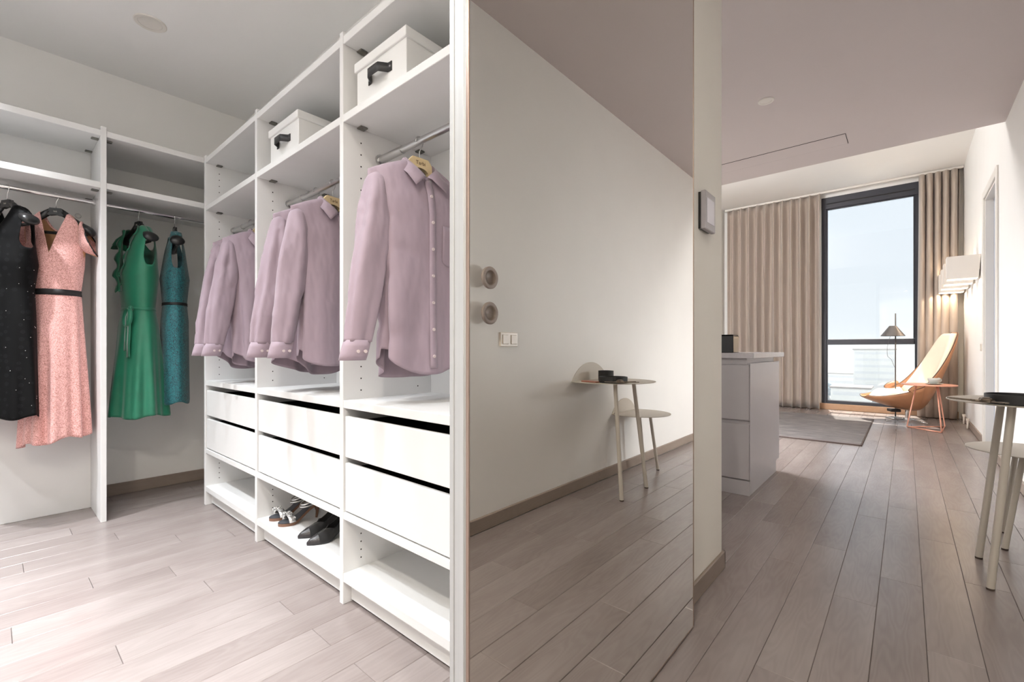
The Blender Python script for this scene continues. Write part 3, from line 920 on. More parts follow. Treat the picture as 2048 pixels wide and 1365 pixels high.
def make_shirt(loc, rz, label, seed, arm_l=0.0, detail=True):
    rr = random.Random(seed)
    t = thing('dress_shirt', label, 'shirt', loc, rz, 'lilac long sleeved shirts on wooden hangers')
    ph = [rr.uniform(0, 6.28) for _ in range(6)]
    folds = [(2 * PI * (k + rr.uniform(.15, .85)) / 11, rr.uniform(.10, .22), rr.choice((-1, 1)) * rr.uniform(.12, .30), rr.uniform(-.5, .5), rr.uniform(-.38, -.13)) for k in range(11)]
    creases = [(rr.uniform(0, 6.28), rr.uniform(-.75, -.25), rr.uniform(.02, .04), rr.uniform(.25, .5), rr.choice((-1, 1)) * rr.uniform(.04, .09), rr.uniform(-.25, .25)) for _ in range(12)]
    sh = lambda a: -0.098 - 0.072 * max(0, (a - 0.27) / 0.73) ** 1.25
    def fold(th, z):
        v = 0.10 * math.sin(3 * th + ph[0] + 0.8 * z) * ss(-0.2, -0.75, z)
        for c, wd_, A, dr_, z0 in folds:
            d = (th - c - dr_ * (z + .5) + PI) % (2 * PI) - PI
            wz = wd_ * (0.6 + 0.9 * ss(z0, -.9, z))
            v += A * ss(z0, -.8, z) * math.exp(-(d / wz) ** 2)
        for c, zc_, hz, wd_, A, tl in creases:
            d = (th - c + PI) % (2 * PI) - PI
            v += A * math.exp(-((z - zc_ - tl * d * .2) / hz) ** 2 - (d / wd_) ** 2)
        return v
    def hemf(th):
        c = abs(math.cos(th))
        base = -0.875 if math.sin(th) < 0 else -0.905
        return base + 0.085 * c ** 3 + 0.008 * math.sin(3 * th + ph[4])
    G = Garment(([0, 0.2, 0.30, 0.45, 0.7, 0.95], [0.214, 0.210, 0.190, 0.182, 0.186, 0.198]), ([0, 0.12, 0.3, 0.6, 0.95], [0.02, 0.05, 0.075, 0.075, 0.08]), sh, -0.152, -0.10, 0.28, hemf, fold, n=150, m=64, d0=0.022)
    G.body().build('body', 'shirt', t, True, solid=0.0012)
    for sx in (-1, 1):
        if sx < 0:
            pts = [(-0.176, 0, -0.164), (-0.183, -0.002, -0.19), (-0.187, -0.004, -0.26), (-0.195, -0.008, -0.36), (-0.215, -0.014, -0.5), (-0.242 - arm_l, -0.02, -0.66), (-0.258 - arm_l, -0.02, -0.765)]
        else:
            pts = [(0.176, 0, -0.164), (0.183, -0.002, -0.19), (0.190, -0.004, -0.26), (0.196, -0.008, -0.36), (0.206, -0.014, -0.5), (0.214, -0.02, -0.66), (0.216, -0.02, -0.765)]
        rad = [(0.012, 0.010), (0.033, 0.032), (0.045, 0.050), (0.059, 0.050), (0.062, 0.040), (0.054, 0.032), (0.045, 0.026)]
        if sx > 0: rad = [(a * 0.7, b) for a, b in rad]
        sl = sleeve(pts, rad, seed * 3 + sx, amp=0.16).build('sleeve', 'shirt', t, True, solid=0.0012)
        x, y, z = pts[-1]
        k = 0.75 if sx > 0 else 1.0
        P = []
        for i in range(28):
            a = 2 * PI * i / 28
            P.append([(x + sx * 0 + k * q * 0.046 * math.cos(a) - (0.006 if sx < 0 else 0) * j, y + q * 0.026 * math.sin(a), z + 0.006 - 0.068 * j / 3) for j, q in enumerate((1.0, 1.03, 1.03, 1.0))])
        cu = MB().grid(P, True).build('cuff', 'shirt_in', sl, True, solid=0.002, auto=35)
        if detail:
            b = MB()
            for dx in (-0.012, 0.014):
                b.tube([(x + dx, y - 0.026, z - 0.032), (x + dx, y - 0.031, z - 0.032)], 0.0058, 12)
            b.build('cuff_button', 'button', sl, True, auto=40)
    # collar
    def ci(p, L): return float(np.interp(abs(p), L[0], L[1]))
    kx = [0, .25, .5, .8, 1]
    n = 48; P = []
    for i in range(n + 1):
        p = -1 + 2 * i / n; s = 1 if p > 0 else -1
        al = PI * p
        T = Vector((0.058 * math.sin(al) + 0.002 * s, 0.050 * math.cos(al), ci(p, (kx, [-0.066, -0.069, -0.078, -0.120, -0.150]))))
        B = Vector((s * ci(p, ([0, .25, .5, .8, 1], [0, 0.064, 0.086, 0.090, 0.066])), ci(p, (kx, [.066, .048, .002, -.060, -.080])), ci(p, (kx, [-.118, -.118, -.120, -.160, -.200]))))
        Md = T * 0.80 + B * 0.20 + Vector((0.003 * math.sin(al), 0.004 * math.cos(al), 0.004))
        In = T + Vector((-0.006 * math.sin(al), -0.006 * math.cos(al), -0.034))
        P.append([In, T, Md, B])
    MB().grid(P).build('collar', 'shirt_in', t, True, solid=0.0018, auto=35)
    # placket, buttons, pocket
    P = []
    for u in (-0.075, 0.0, 0.075):
        P.append([G.front(u + 0.03, z, 0.004) for z in np.linspace(-0.155, -0.86, 40)])
    MB().grid(P).build('placket', 'shirt_in', t, True, solid=0.0012)
    for z in np.arange(-0.225, -0.83, -0.0985):
        q = Vector(G.front(0.03, float(z), 0.005))
        MB().lathe([(0.0001, -0.0034), (0.0028, -0.0034), (0.0042, -0.0044), (0.0058, -0.004), (0.006, 0)], tuple(q), 16, 'y').build('button', 'button', t, True)
    P = []
    for u in np.linspace(0.30, 0.78, 8):
        zb = -0.46 - 0.018 * (1 - abs((u - .54) / .24) ** 2)
        P.append([G.front(float(u), float(z), 0.003) for z in np.linspace(-0.325, zb, 8)])
    MB().grid(P).build('chest_pocket', 'shirt', t, True, solid=0.0012)
    return t
RX = XF + 0.165
shirts = [
    (1.395, R(-4), 'lilac shirt nearest the mirror, alone on its rail', 'pale wooden hanger in the lilac shirt nearest the mirror', 11, 0.0),
    (2.06, R(8), 'front lilac shirt in the middle bay, collar showing', 'pale wooden hanger in the front shirt of the middle bay', 12, 0.0),
    (2.225, R(3), 'lilac shirt hanging behind another in the middle bay', 'pale wooden hanger in the rear shirt of the middle bay', 13, 0.01),
    (2.93, R(5), 'front lilac shirt in the far corner bay', 'pale wooden hanger in the front shirt of the far bay', 14, 0.0),
    (3.085, R(2), 'rear lilac shirt in the far corner bay, next to its side panel', 'pale wooden hanger in the rear shirt of the far bay', 15, 0.0),
]
for (y, rz, lab, hl, sd, al) in shirts:
    make_shirt((RX, y, 1.79), rz, lab, sd, al)
    wood_hanger((RX, y, 1.79), rz, hl, 'Tarbi')

# dresses: local frame origin at the rod centre
RY, RZ = YF + 0.2, 1.885
def dress_pink():
    rz = R(-24)
    loc = (0.250, RY, RZ)
    t = thing('lace_dress', 'long pink lace dress with cap sleeves and black waist band', 'dress', loc, rz)
    t.scale.x = 0.84
    sh = lambda a: -0.086 - 0.105 * max(0, (a - 0.3) / 0.7)
    def fold(th, z):
        q = ss(-0.55, -1.35, z)
        return q * (0.10 * math.sin(9 * th + 0.4) + 0.07 * math.sin(14 * th + 2) + 0.05 * math.sin(5 * th + 1)) + 0.02 * math.sin(10 * th) * ss(-.3, -.5, z)
    hemf = lambda th: -1.405 + 0.012 * math.sin(5 * th) + 0.02 * math.cos(th)
    G = Garment(([0, .15, .25, .4, .555, .62, .9, 1.45], [.168, .166, .156, .146, .125, .132, .148, .172]), ([0, .2, .4, .555, .65, 1.0, 1.45], [.02, .06, .095, .08, .085, .105, .13]), sh, -0.345, -0.19, 0.42, hemf, fold, n=150, m=80, d0=0.034)
    G.body().build('body', 'pink', t, True, solid=0.0015)
    # lining seen inside the neck
    G2 = Garment(([0, .15, .25, .4, .555, .62], [.185, .182, .160, .145, .120, .13]), ([0, .2, .4, .555, .65], [.015, .054, .088, .072, .08]), lambda a: sh(a) - 0.004, -0.36, -0.2, 0.43, lambda th: -0.62, lambda th, z: 0, n=60, m=10)
    G2.body().build('lining', 'pink_in', t, True)
    G.band(-0.545, -0.578, 0.003).build('waist_band', 'velvet', t, True, solid=0.001)
    for sx in (-1, 1):
        P = []; E = []
        for k in range(36):
            a = 2 * PI * k / 36
            st = [(.135, .050, -.222, .088), (.158, .058, -.235, .086), (.180, .064, -.252, .080), (.194, .068, -.264, .076)]
            P.append([(sx * (x_ - .012 * math.sin(a) * q), ry_ * math.cos(a) * (1 + .03 * math.sin(4 * a) * q), zc_ + rz_ * math.sin(a)) for q, (x_, ry_, zc_, rz_) in enumerate(st)])
            x_, ry_, zc_, rz_ = st[-1]
            E.append([(sx * (x_ - .036 * math.sin(a) + .006 * e), (ry_ + .001) * math.cos(a), zc_ + (rz_ + .001) * math.sin(a)) for e in (-.4, 1)])
        so = MB().grid(P, True).build('cap_sleeve', 'pink', t, True, solid=0.0015)
        MB().grid([[(p[0] * .985, p[1] * .97, p[2]) for p in r_] for r_ in P], True).build('sleeve_lining', 'pink_in', so, True)
        MB().grid(E, True).build('sleeve_edge', 'velvet', so, True, solid=0.002)
    black_hanger(loc, rz, 'black hanger inside the pink lace dress', 'link').scale.x = 0.84
def tank(name, label, loc, rz, m, W, D, waist, hem_z, nf, nb, un, armu, arm_z, folds, belt=None, hl='', strap=None):
    t = thing(name, label, 'dress', loc, rz)
    sh = lambda a: -0.086 - 0.100 * max(0, (a - 0.3) / 0.7)
    def fold(th, z):
        q = ss(-waist, hem_z, z)
        return q * sum(A * math.sin(k * th + p) for A, k, p in folds)
    G = Garment(W, D, sh, nf, nb, un, lambda th: hem_z + 0.010 * math.sin(4 * th + 1), fold, (armu, arm_z), n=150, m=76, d0=0.034)
    G.body().build('body', m, t, True, solid=0.0015)
    if belt: G.band(-waist + 0.006, -waist - 0.012, 0.003).build('belt', belt, t, True, solid=0.001)
    black_hanger(loc, rz, hl, 'link')
    return t, G
dress_pink()
t, G = tank('sequin_dress', 'black sleeveless dress with dark dots and silver sequins', (0.062, RY, RZ), R(-64), 'dots',
     ([0, .2, .3, .42, .56, .7, 1.26], [.205, .2, .165, .165, .15, .165, .19]), ([0, .2, .42, .56, .7, 1.26], [.03, .06, .1, .085, .085, .09]), 0.56, -1.25, -0.40, -0.36, 0.52, 0.80, -0.34,
     [(0.05, 6, 0.5), (0.04, 9, 1)], None, 'black hanger holding the black sequinned dress')
rr = random.Random(4)
sq = MB()
for _ in range(70):
    th = rr.uniform(PI, 2 * PI + 0.7); z = rr.uniform(-1.22, -0.42)
    x, y, zz = G.pt(th, z); L = math.hypot(x, y)
    sq.ball((x + x / L * .002, y + y / L * .002, zz), 0.0022, 6, 4)
sq.build('sequin', 'sequin', t, True, kind='stuff')
t, G = tank('satin_dress', 'emerald green wrap dress with ruffled neckline and tied sash', (0.622, RY, RZ), R(-80), 'green',
     ([0, .2, .3, .42, .63, .75, 1.32], [.195, .195, .165, .15, .13, .145, .175]), ([0, .2, .42, .63, .75, 1.32], [.03, .065, .095, .075, .095, .140]), 0.63, -1.305, -0.50, -0.24, 0.5, 0.86, -0.36,
     [(0.08, 8, 0.5), (0.06, 13, 1), (0.05, 5, 2)], 'green', 'black hanger holding the emerald satin dress')
# ruffles along the neckline, front side
for s in (-1, 1):
    P = []
    N = 60
    for i in range(N + 1):
        q = i / N
        u = s * (0.50 - 0.46 * q); z = G.sh(abs(u)) + (-0.52 - G.sh(abs(u))) * q ** 0.9
        b = Vector(G.front(u, z - 0.004, 0.002))
        wv = math.sin(q * 24)
        P.append([b, b + Vector((s * 0.010, -0.009 + 0.004 * wv, 0.002)), b + Vector((s * 0.022 + 0.005 * math.cos(q * 24), -0.014 + 0.009 * wv, -0.004 - 0.008 * abs(wv)))])
    MB().grid(P).build('neck_ruffle', 'green', t, True, solid=0.001)
for sx in (-1, 1):      # flutter cap sleeves
    P = []
    for k in range(25):
        a = PI * 2 * k / 24
        row = []
        for j, (rx_, ry_, dz) in enumerate(((.02, .03, 0), (.03, .058, -.03), (.030, .075, -.075 - .012 * math.cos(a * 3)))):
            row.append((sx * (.160 + .022 * j) + rx_ * math.cos(a), ry_ * math.sin(a) * (1 + .06 * math.sin(5 * a) * j), -.158 + dz + .018 * math.sin(a) ** 2))
        P.append(row)
    if sx < 0: MB().grid(P, True).build('flutter_sleeve', 'green', t, True, solid=0.001)
def ribbon(pts, w, parent, m, name, wdir=(0, 1, 0)):
    P = []
    wd = Vector(wdir)
    for p in pts:
        p = Vector(p); P.append([p - wd * w / 2, p, p + wd * w / 2])
    return MB().grid(P).build(name, m, parent, True, solid=0.0015)
fx, fy, fz = G.front(0.66, -0.635, 0.010)
kn = MB().ball((fx, fy - .004, fz), 0.017, 12, 8, (1, .8, 1.1)).build('sash_knot', 'green', t, True)
ribbon([(fx, fy - .006, fz), (fx + .015, fy - .016, fz - .05), (fx + .025, fy - .02, fz - .14), (fx + .02, fy - .022, fz - .22), (fx + .028, fy - .025, fz - .30)], 0.030, kn, 'green', 'sash_tail', (1, .2, 0))
ribbon([(fx, fy - .006, fz), (fx - .012, fy - .018, fz - .05), (fx - .004, fy - .026, fz - .16), (fx - .014, fy - .026, fz - .26)], 0.026, kn, 'green', 'sash_tail', (1, .2, 0))
lp = [(fx + 0.035 * math.sin(a) * 1.2, fy - .012 - .01 * math.sin(a / 2), fz - .055 + .055 * math.cos(a)) for a in [2 * PI * k / 16 for k in range(17)]]
ribbon(lp, 0.02, kn, 'green', 'sash_loop', (.5, 1, 0))
t, G = tank('lace_shift_dress', 'teal lace shift dress with square neck in the corner bay', (0.812, RY, RZ), R(-98), 'teal',
     ([0, .2, .3, .42, .585, .7, 1.26], [.19, .185, .16, .15, .125, .15, .165]), ([0, .2, .42, .585, .7, 1.26], [.02, .05, .08, .065, .075, .082]), 0.585, -1.235, -0.42, -0.36, 0.55, 0.78, -0.36,
     [(0.03, 4, 0.5), (0.02, 7, 1)], 'velvet', 'black hanger holding the teal lace dress')

# ------------------------------------------------------------------ shoes on the bottom shelf (toe points to -x)
SZ = SHB + 0.017
def sole_path(s, hh, plat):
    """height of the foot bed at s (0 toe .. 1 heel)"""
    return plat + hh * ss(0.28, 0.92, s) ** 1.05
def sandal(y, x0, rz, label):
    t = thing('heeled_sandal', label, 'shoe', (x0, y, SZ), rz, 'pair of silver sandals')
    L, hh = 0.200, 0.068
    wd = lambda s: float(np.interp(s, [0, .06, .18, .32, .55, .8, .95, 1], [.006, .024, .036, .038, .026, .026, .024, .012]))
    N = 26
    def slab(z0, z1, k):
        P = []
        for i in range(N + 1):
            s = i / N
            z = sole_path(s, hh, 0.014)
            w_ = wd(s) * k
            lo = z + z0 if s > .3 else max(0.0, z + z0)
            P.append([(L * s, -w_, lo), (L * s, -w_, z + z1), (L * s, w_, z + z1), (L * s, w_, lo)])
        Q = [[P[i][k_] for i in range(N + 1)] for k_ in range(4)]
        return MB().grid(Q, True, True, True)
    slab(-0.014, 0.0, 1.0).build('sole', 'stack', t)
    slab(0.0003, 0.004, 0.93).build('insole', 'insole', t)
    MB().tube([(L * .93, 0, hh + .008), (L * .945, 0, hh * .5), (L * .925, 0, 0)], [.017, .008, .0055], 12).build('heel', 'stack', t, True)
    # vamp band with a crystal trim
    P = []
    for i in range(15):
        a = PI * i / 14
        for_ = [(L * (.22 + .06 * (1 - i / 14)) + d, -.039 * math.cos(a), .016 + .032 * math.sin(a)) for d in (-.014, .016)]
        P.append(for_)
    vb = MB().grid(P).build('toe_band', 'silver', t, True, solid=.002)
    g = MB(); r2 = random.Random(3)
    for _ in range(46):
        a = PI * r2.uniform(.12, .88)
        g.ball((L * .235 + .03 * (a / PI - .5) * -1 + r2.uniform(-.014, .014), -.040 * math.cos(a), .020 + .036 * math.sin(a) + r2.uniform(0, .005)), r2.uniform(.003, .0055), 6, 4)
    g.build('crystal_trim', 'gem', vb, kind='stuff')
    # ankle straps
    for (zz, rx, ry, tl) in ((.094, .038, .03, .30), (.112, .040, .031, -.15), (.078, .043, .031, .15)):
        P = []
        for k in range(24):
            a = 2 * PI * k / 24
            c = (L * .72, 0, zz)
            P.append([(c[0] + rx * math.cos(a), ry * math.sin(a), zz + tl * rx * math.cos(a) + d) for d in (-.004, .004)])
        MB().grid(P, True).build('ankle_strap', 'silver', t, True, solid=.002)
    for sy in (-1, 1):
        MB().tube([(L * .86, sy * .024, hh + .012), (L * .80, sy * .030, hh + .02), (L * .76, sy * .031, .115)], .003, 6).build('side_strap', 'silver', t, True)
    P = []
    for k in range(9):      # dark heel counter behind the strap
        a = -PI / 2 + PI * k / 8
        P.append([(L * .88 + .022 * math.cos(a), .026 * math.sin(a), z) for z in (hh + .010, hh + .025, hh + .045)])
    MB().grid(P).build('heel_counter', 'velvet', t, True, solid=.002)
    return t
sandal(2.455, 0.935, R(-6), 'silver crystal sandal beside the side panel, behind its mate')
sandal(2.345, 0.935, R(-6), 'silver crystal sandal in front, between its mate and the pumps')
def pump(y, x0, rz, label):
    t = thing('court_shoe', label, 'shoe', (x0, y, SZ), rz, 'pair of black pumps')
    L, hh = 0.235, 0.080
    wd = lambda s: float(np.interp(s, [0, .03, .1, .2, .34, .55, .8, .93, 1], [.002, .009, .020, .031, .038, .030, .029, .026, .012]))
    top = lambda s: float(np.interp(s, [0, .05, .2, .34, .42, .6, .8, 1], [.008, .018, .034, .046, .040, .036, .044, .056]))
    N = 44
    def shell(s0, s1, grow, nm, m, par, bounds=None):
        P = []
        na = 16
        for i in range(N + 1):
            s = s0 + (s1 - s0) * i / N
            z = sole_path(s, hh, 0.006); w_ = wd(s) * grow; h = top(s) * grow
            ring = []
            # how far round the section the leather goes: closed over the toes, open over the foot
            op = ss(.36, .50, s)
            a0 = PI / 2 * (1 - .02) * (1 - op) + op * 0.12
            for k in range(na + 1):
                q = k / na
                a = -0.35 + (a0 + 0.35) * q
                ring.append((L * s, -w_ * math.cos(max(a, -.3)), z + h * max(0, math.sin(max(a, 0))) - (0.004 if k == 0 else 0) + op * q * h * .75))
            P.append(ring)
        mb = MB()
        mb.grid(P)
        mb.grid([[(x, -y_, z) for x, y_, z in r_] for r_ in P])
        return mb.build(nm, m, par, True, solid=.0018)
    shell(0.0, 1.0, 1.0, 'upper', 'suede', t)
    shell(0.0, 0.20, 1.03, 'toe_cap', 'toecap', t)
    P = []
    for i in range(N + 1):
        s = i / N; z = sole_path(s, hh, 0.006); w_ = wd(s)
        P.append([(L * s, -w_, max(0, z - .006)), (L * s, -w_, z + .001), (L * s, w_, z + .001), (L * s, w_, max(0, z - .006))])
    MB().grid([[P[i][k] for i in range(N + 1)] for k in range(4)], True, True, True).build('sole', 'black', t)
    # back counter closes the heel
    Q = []
    for k in range(13):
        a = -PI / 2 + PI * k / 12
        Q.append([(L * .93 + .018 * math.cos(a), .026 * math.sin(a), z) for z in (hh + .003, hh + .03, hh + .056)])
    MB().grid(Q).build('heel_counter', 'suede', t, True, solid=.002)
    MB().tube([(L * .94, 0, hh + .004), (L * .955, 0, hh * .5), (L * .94, 0, 0)], [.022, .009, .006], 12).build('heel', 'suede', t, True)
    return t
pump(2.125, 0.935, R(-7), 'black suede pump with leather toe cap, next to the sandals')
pump(2.020, 0.928, R(-7), 'black suede pump with leather toe cap, nearest the camera')

# ================================================================== MIRROR DOOR
YM = 0.574
MX0, MX1 = 0.544, 1.652
md = thing('sliding_mirror_door', 'full height sliding mirror door in a pale aluminium frame', 'mirror door', (0, 0, 0))
MB().box(MX0 + 0.004, YM, 0.012, MX1 - 0.003, YM + 0.006, ZC - 0.02).build('mirror', 'mirror', md)
MB().box(MX0 + 0.004, YM + 0.0062, 0.014, MX1 - 0.004, YM + 0.036, ZC - 0.022).build('backing', 'white', md)
MB().box(MX0, YM - 0.0015, 0.010, MX0 + 0.004, YM + 0.006, ZC - 0.018, 0.0008).build('edge_strip', 'alu_edge', md)
MB().box(MX1 - 0.003, YM - 0.0015, 0.010, MX1, YM + 0.036, ZC - 0.018, 0.0008).build('edge_strip', 'alu_edge', md)
MB().box(MX0, YM - 0.001, 0.006, MX1, YM + 0.006, 0.012, 0.001).build('bottom_edge', 'alu_edge', md)
pf = MB()
pf.box(MX0 - 0.001, YM + 0.0065, 0.010, MX0 + 0.03, YM + 0.046, ZC - 0.018, 0.002)
pf.box(MX0 - 0.003, YM + 0.008, 0.010, MX0, YM + 0.018, ZC - 0.018, 0.001).box(MX0 - 0.003, YM + 0.034, 0.010, MX0, YM + 0.045, ZC - 0.018, 0.001)
pf.build('stile', 'alu', md)
MB().box(MX0, YM + 0.01, 0.0, MX1, YM + 0.03, 0.012).build('floor_guide', 'alu_edge', md)

# thermostat on the partition
th = thing('thermostat', 'grey wall thermostat with pale screen beside the mirror', 'thermostat', (1.945, YP, 1.565))
MB().box(-0.058, -0.010, -0.074, 0.058, 0, 0.074).build('mount', 'black', th)
MB().box(-0.062, -0.030, -0.078, 0.062, -0.010, 0.078, 0.003).build('housing', 'thermo', th)
MB().box(-0.045, -0.0315, -0.05, 0.042, -0.0298, 0.05, 0.0006).build('screen', 'screen', th)

# ================================================================== HALL WALL (seen in the mirror and directly)
def disc_table(xc, R_, seg, z, feet, label, leg_r=0.0125):
    t = thing('wall_table', label, 'table', (xc, YR, 0))
    yc = R_ - seg                # centre distance from wall
    a0 = math.acos(min(1, yc / R_)) if yc < R_ else 0
    N = 56
    hw = math.sqrt(R_ ** 2 - yc ** 2)
    ang = math.atan2(-yc, hw)
    poly = []
    for i in range(N + 1):
        a = ang + (PI - 2 * ang) * i / N
        poly.append((R_ * math.cos(a), yc + R_ * math.sin(a)))
    MB().prism(poly, 0.004, 'z', z - 0.004).build('tabletop', 'steelwhite', t)
    poly = []
    for i in range(31):
        a = -ang + (PI + 2 * ang) * i / 30
        poly.append((R_ * math.cos(a), z + yc * -1 + R_ * math.sin(a)))
    MB().prism(poly, 0.004, 'y', 0.001).build('back_plate', 'steelwhite', t)
    for (x0, y0, x1, y1) in feet:
        lg = MB().tube([(x0 - xc, y0 - YR, z - 0.004), (x1 - xc, y1 - YR, 0.006)], leg_r, 18).build('leg', 'steelwhite', t, True, auto=50)
        MB().cyl((x1 - xc, y1 - YR, 0), leg_r * 1.02, 0.008, 18).build('foot_cap', 'rubber', lg, True, auto=50)
    return t
disc_table(2.92, 0.305, 0.13, 0.775, [(2.76, -0.33, 2.727, -0.265), (3.03, -0.33, 3.10, -0.263)], 'taller beige steel wall table holding the black tray', 0.0135)
disc_table(3.45, 0.245, 0.11, 0.485, [(3.36, -0.44, 3.317, -0.372), (3.55, -0.44, 3.62, -0.40)], 'lower beige steel wall table, empty, past the taller one')
ZT = 0.775
def dish(name, x, y, r, h, label, wall=0.004):
    o = MB().lathe([(0.0005, 0), (r * .96, 0), (r, .003), (r, h), (r - wall, h), (r - wall, .006), (0.0005, .006)], (x, y, ZT), 48).build(name, 'tray', None, True, auto=40)
    return tag(o, label, 'bowl')
dish('round_tray', 2.758, -0.345, 0.096, 0.040, 'wide low black tray behind the keys on the wall table', 0.005)
dish('round_pot', 2.93, -0.495, 0.055, 0.070, 'small taller black pot behind the tray')
ph_ = MB().box(-0.035, -0.07, 0, 0.035, 0.07, 0.008, 0.003).build('smartphone', 'phone', None)
ph_.location = (2.70, -0.475, ZT); ph_.rotation_euler = (0, 0, R(14))
tag(ph_, 'rose coloured phone lying flat near the wall table back', 'phone')
kt = thing('key_bunch', 'bunch of worn metal keys in front of the black tray', 'keys', (2.775, -0.205, ZT))
def keymesh(L):
    m = MB(); L *= 1.15
    m.lathe([(0.005, -.0016), (0.014, -.0016), (0.014, .0016), (0.005, .0016)], (0, 0, 0), 16, closed=True, sx=1.2)
    m.box(0.012, -.0045, -.0015, L, .0045, .0015, .0004)
    for k in range(4): m.box(L - .008 - k * .007, .003, -.001, L - .004 - k * .007, .006 + .001 * (k % 2), .001)
    return m
kt.location = (2.665, -0.245, ZT)
kt.scale = (1.45, 1.45, 1.45)
for k, (a, dx, dy, dz, L, tilt) in enumerate(((60, .012, .012, .004, .058, 2), (95, -.004, .016, .008, .055, 4), (-20, .012, -.005, .010, .055, 6), (205, -.012, -.004, .006, .06, 3))):
    o = keymesh(L).build('key', 'key', kt)
    o.location = (dx, dy, dz + .003); o.rotation_euler = (R(tilt), R(-tilt), R(a))
rg = MB()
rg.tube([(.013 * math.cos(a), .013 * math.sin(a), .012 + .005 * math.sin(a * 2)) for a in [2 * PI * k / 20 for k in range(21)]], .0013, 6)
rg.build('key_ring', 'key', kt, True)
MB().box(-.016, -.012, .008, .014, .010, .020, .004).build('key_fob', 'key', kt)

def wall_knob(z, label):
    t = thing('coat_knob', label, 'coat hook', (1.795, YR, z), 0, 'round oak coat knobs')
    MB().lathe([(0.0005, 0.0), (0.016, 0.0), (0.016, 0.03), (0.05, 0.032), (0.0605, 0.040), (0.0615, 0.052), (0.057, 0.057), (0.043, 0.057), (0.040, 0.054)], (0, 0, 0), 48, 'y').build('knob_body', 'knobwood', t, True, auto=50)
    MB().lathe([(0.040, 0.0545), (0.036, 0.046), (0.022, 0.040), (0.0005, 0.038)], (0, 0, 0), 40, 'y').build('dished_face', 'oak_base', t, True)
    return t
wall_knob(1.392, 'round grey oak coat knob, the upper of two in the mirror')
wall_knob(1.198, 'round grey oak coat knob, the lower one above the switch')
sw = thing('light_switch', 'ivory double light switch below the coat knobs', 'switch', (2.0, YR, 1.057))
MB().box(-0.078, 0, -0.042, 0.078, 0.011, 0.042, 0.004).build('cover_plate', 'switch', sw)
for sx in (-0.037, 0.037):
    P = MB().box(sx - 0.026, 0.010, -0.028, sx + 0.026, 0.017, 0.028, 0.003)
    o = P.build('rocker', 'switch', sw)
    o.rotation_euler = (R(2), 0, 0)

# ------------------------------------------------------------------ downlights
def downlight(x, y, label, r=0.055, on=0.0, col=NEUT, zc=ZC, spread=150, face='casing'):
    t = thing('ceiling_downlight', label, 'light', (x, y, zc), 0, 'recessed ceiling downlights')
    MB().lathe([(r * .72, 0.002), (r * .74, -0.004), (r * .95, -0.006), (r, -0.003), (r, -0.0002)], (0, 0, 0), 40).build('trim_ring', 'casing', t, True, auto=40)
    MB().lathe([(0.0005, -0.001), (r * .66, -0.001), (r * .70, -0.003), (r * .73, -0.001)], (0, 0, 0), 40).build('lens', 'led' if on else face, t, True)
    if on:
        l = light('downlight_lamp', 'AREA', (0, 0, -0.012), on, col, (0, 0, 0), shape='DISK', size=r * 1.4, spread=R(spread))
        l.parent = t
    return t
downlight(0.605, 3.285, 'round white downlight in the closet ceiling, switched off', 0.078)
downlight(3.85, 0.80, 'small round downlight in the hall ceiling, switched off', 0.055)
for (x, y, e, sprd, lab) in ((-0.42, 3.2, 1.0, 85, 'lit closet downlight before the dresses, above the frame'),
                             (0.16, 2.35, 0.34, 85, 'lit closet downlight close to the middle bay, above the frame'),
                             (0.16, 1.25, 0.32, 85, 'lit closet downlight close to the nearest bay, above the frame'),
                             (-0.55, 2.0, 0.62, 155, 'lit closet downlight in the middle of the closet, above the frame'),
                             (-0.35, 2.5, 0.50, 62, 'added fill downlight over the far half of the open closet floor, above the frame'),  # narrow beam added to brighten the floor, not the wardrobe fronts
                             (-0.35, 1.35, 0.75, 62, 'added fill downlight over the near half of the open closet floor, above the frame')):  # likewise added for the floor nearer the camera
    downlight(x, y, lab, 0.06, CLOSET_W * e, spread=sprd)
downlight(-0.9, 0.0, 'added fill downlight in the hall behind the camera', 0.05, HALL_FILL_W, (1, .92, .80))  # unseen lamp added to brighten the hall wall in the mirror
downlight(0.0, -0.38, 'added fill downlight in the hall above the camera', 0.05, HALL_FILL_W * .5, (1, .92, .80), spread=165)  # unseen warm lamp added to brighten the partition beside the mirror
downlight(4.2, 1.9, 'added fill downlight over the kitchen island', 0.05, HALL_FILL_W * .2, (1, .93, .85), spread=160)  # unseen lamp added as weak kitchen fill
pl = thing('fill_pendant', 'added fill globe under a light-blocking cone, left of the living room view', 'lamp', (5.0, 1.98, 1.14))  # unseen globe added to light the hall walls and living room
MB().ball((0, 0, 0), .25, 36, 24).build('globe', 'globe', pl, True)
MB().lathe([(.02, .34), (.10, .32), (.48, .125), (.478, .120), (.10, .310), (.02, .325)], (0, 0, 0), 48).build('cone_blocker', 'casing', pl, True, auto=40)  # added cone, keeps the globe's light off the hall ceiling
MB().tube([(0, 0, .24), (0, 0, ZC - 1.14 - .02)], .003, 8).build('cord', 'lampblack', pl, True)
MB().cyl((0, 0, ZC - 1.14 - .022), .05, .022, 20).build('ceiling_cup', 'lampblack', pl, True, auto=40)

gl = thing('ceiling_fill_globe', 'small added fill globe brightening the high living ceiling, left of the view', 'lamp', (5.95, 2.15, 3.38))  # unseen glowing globe added to brighten the higher ceiling
MB().ball((0, 0, 0), .13, 28, 18).build('globe', 'globe_small', gl, True)
MB().cyl((0, 0, .12), .012, ZH - 3.38 - .12, 12).build('stem', 'lampblack', gl, True, auto=40)

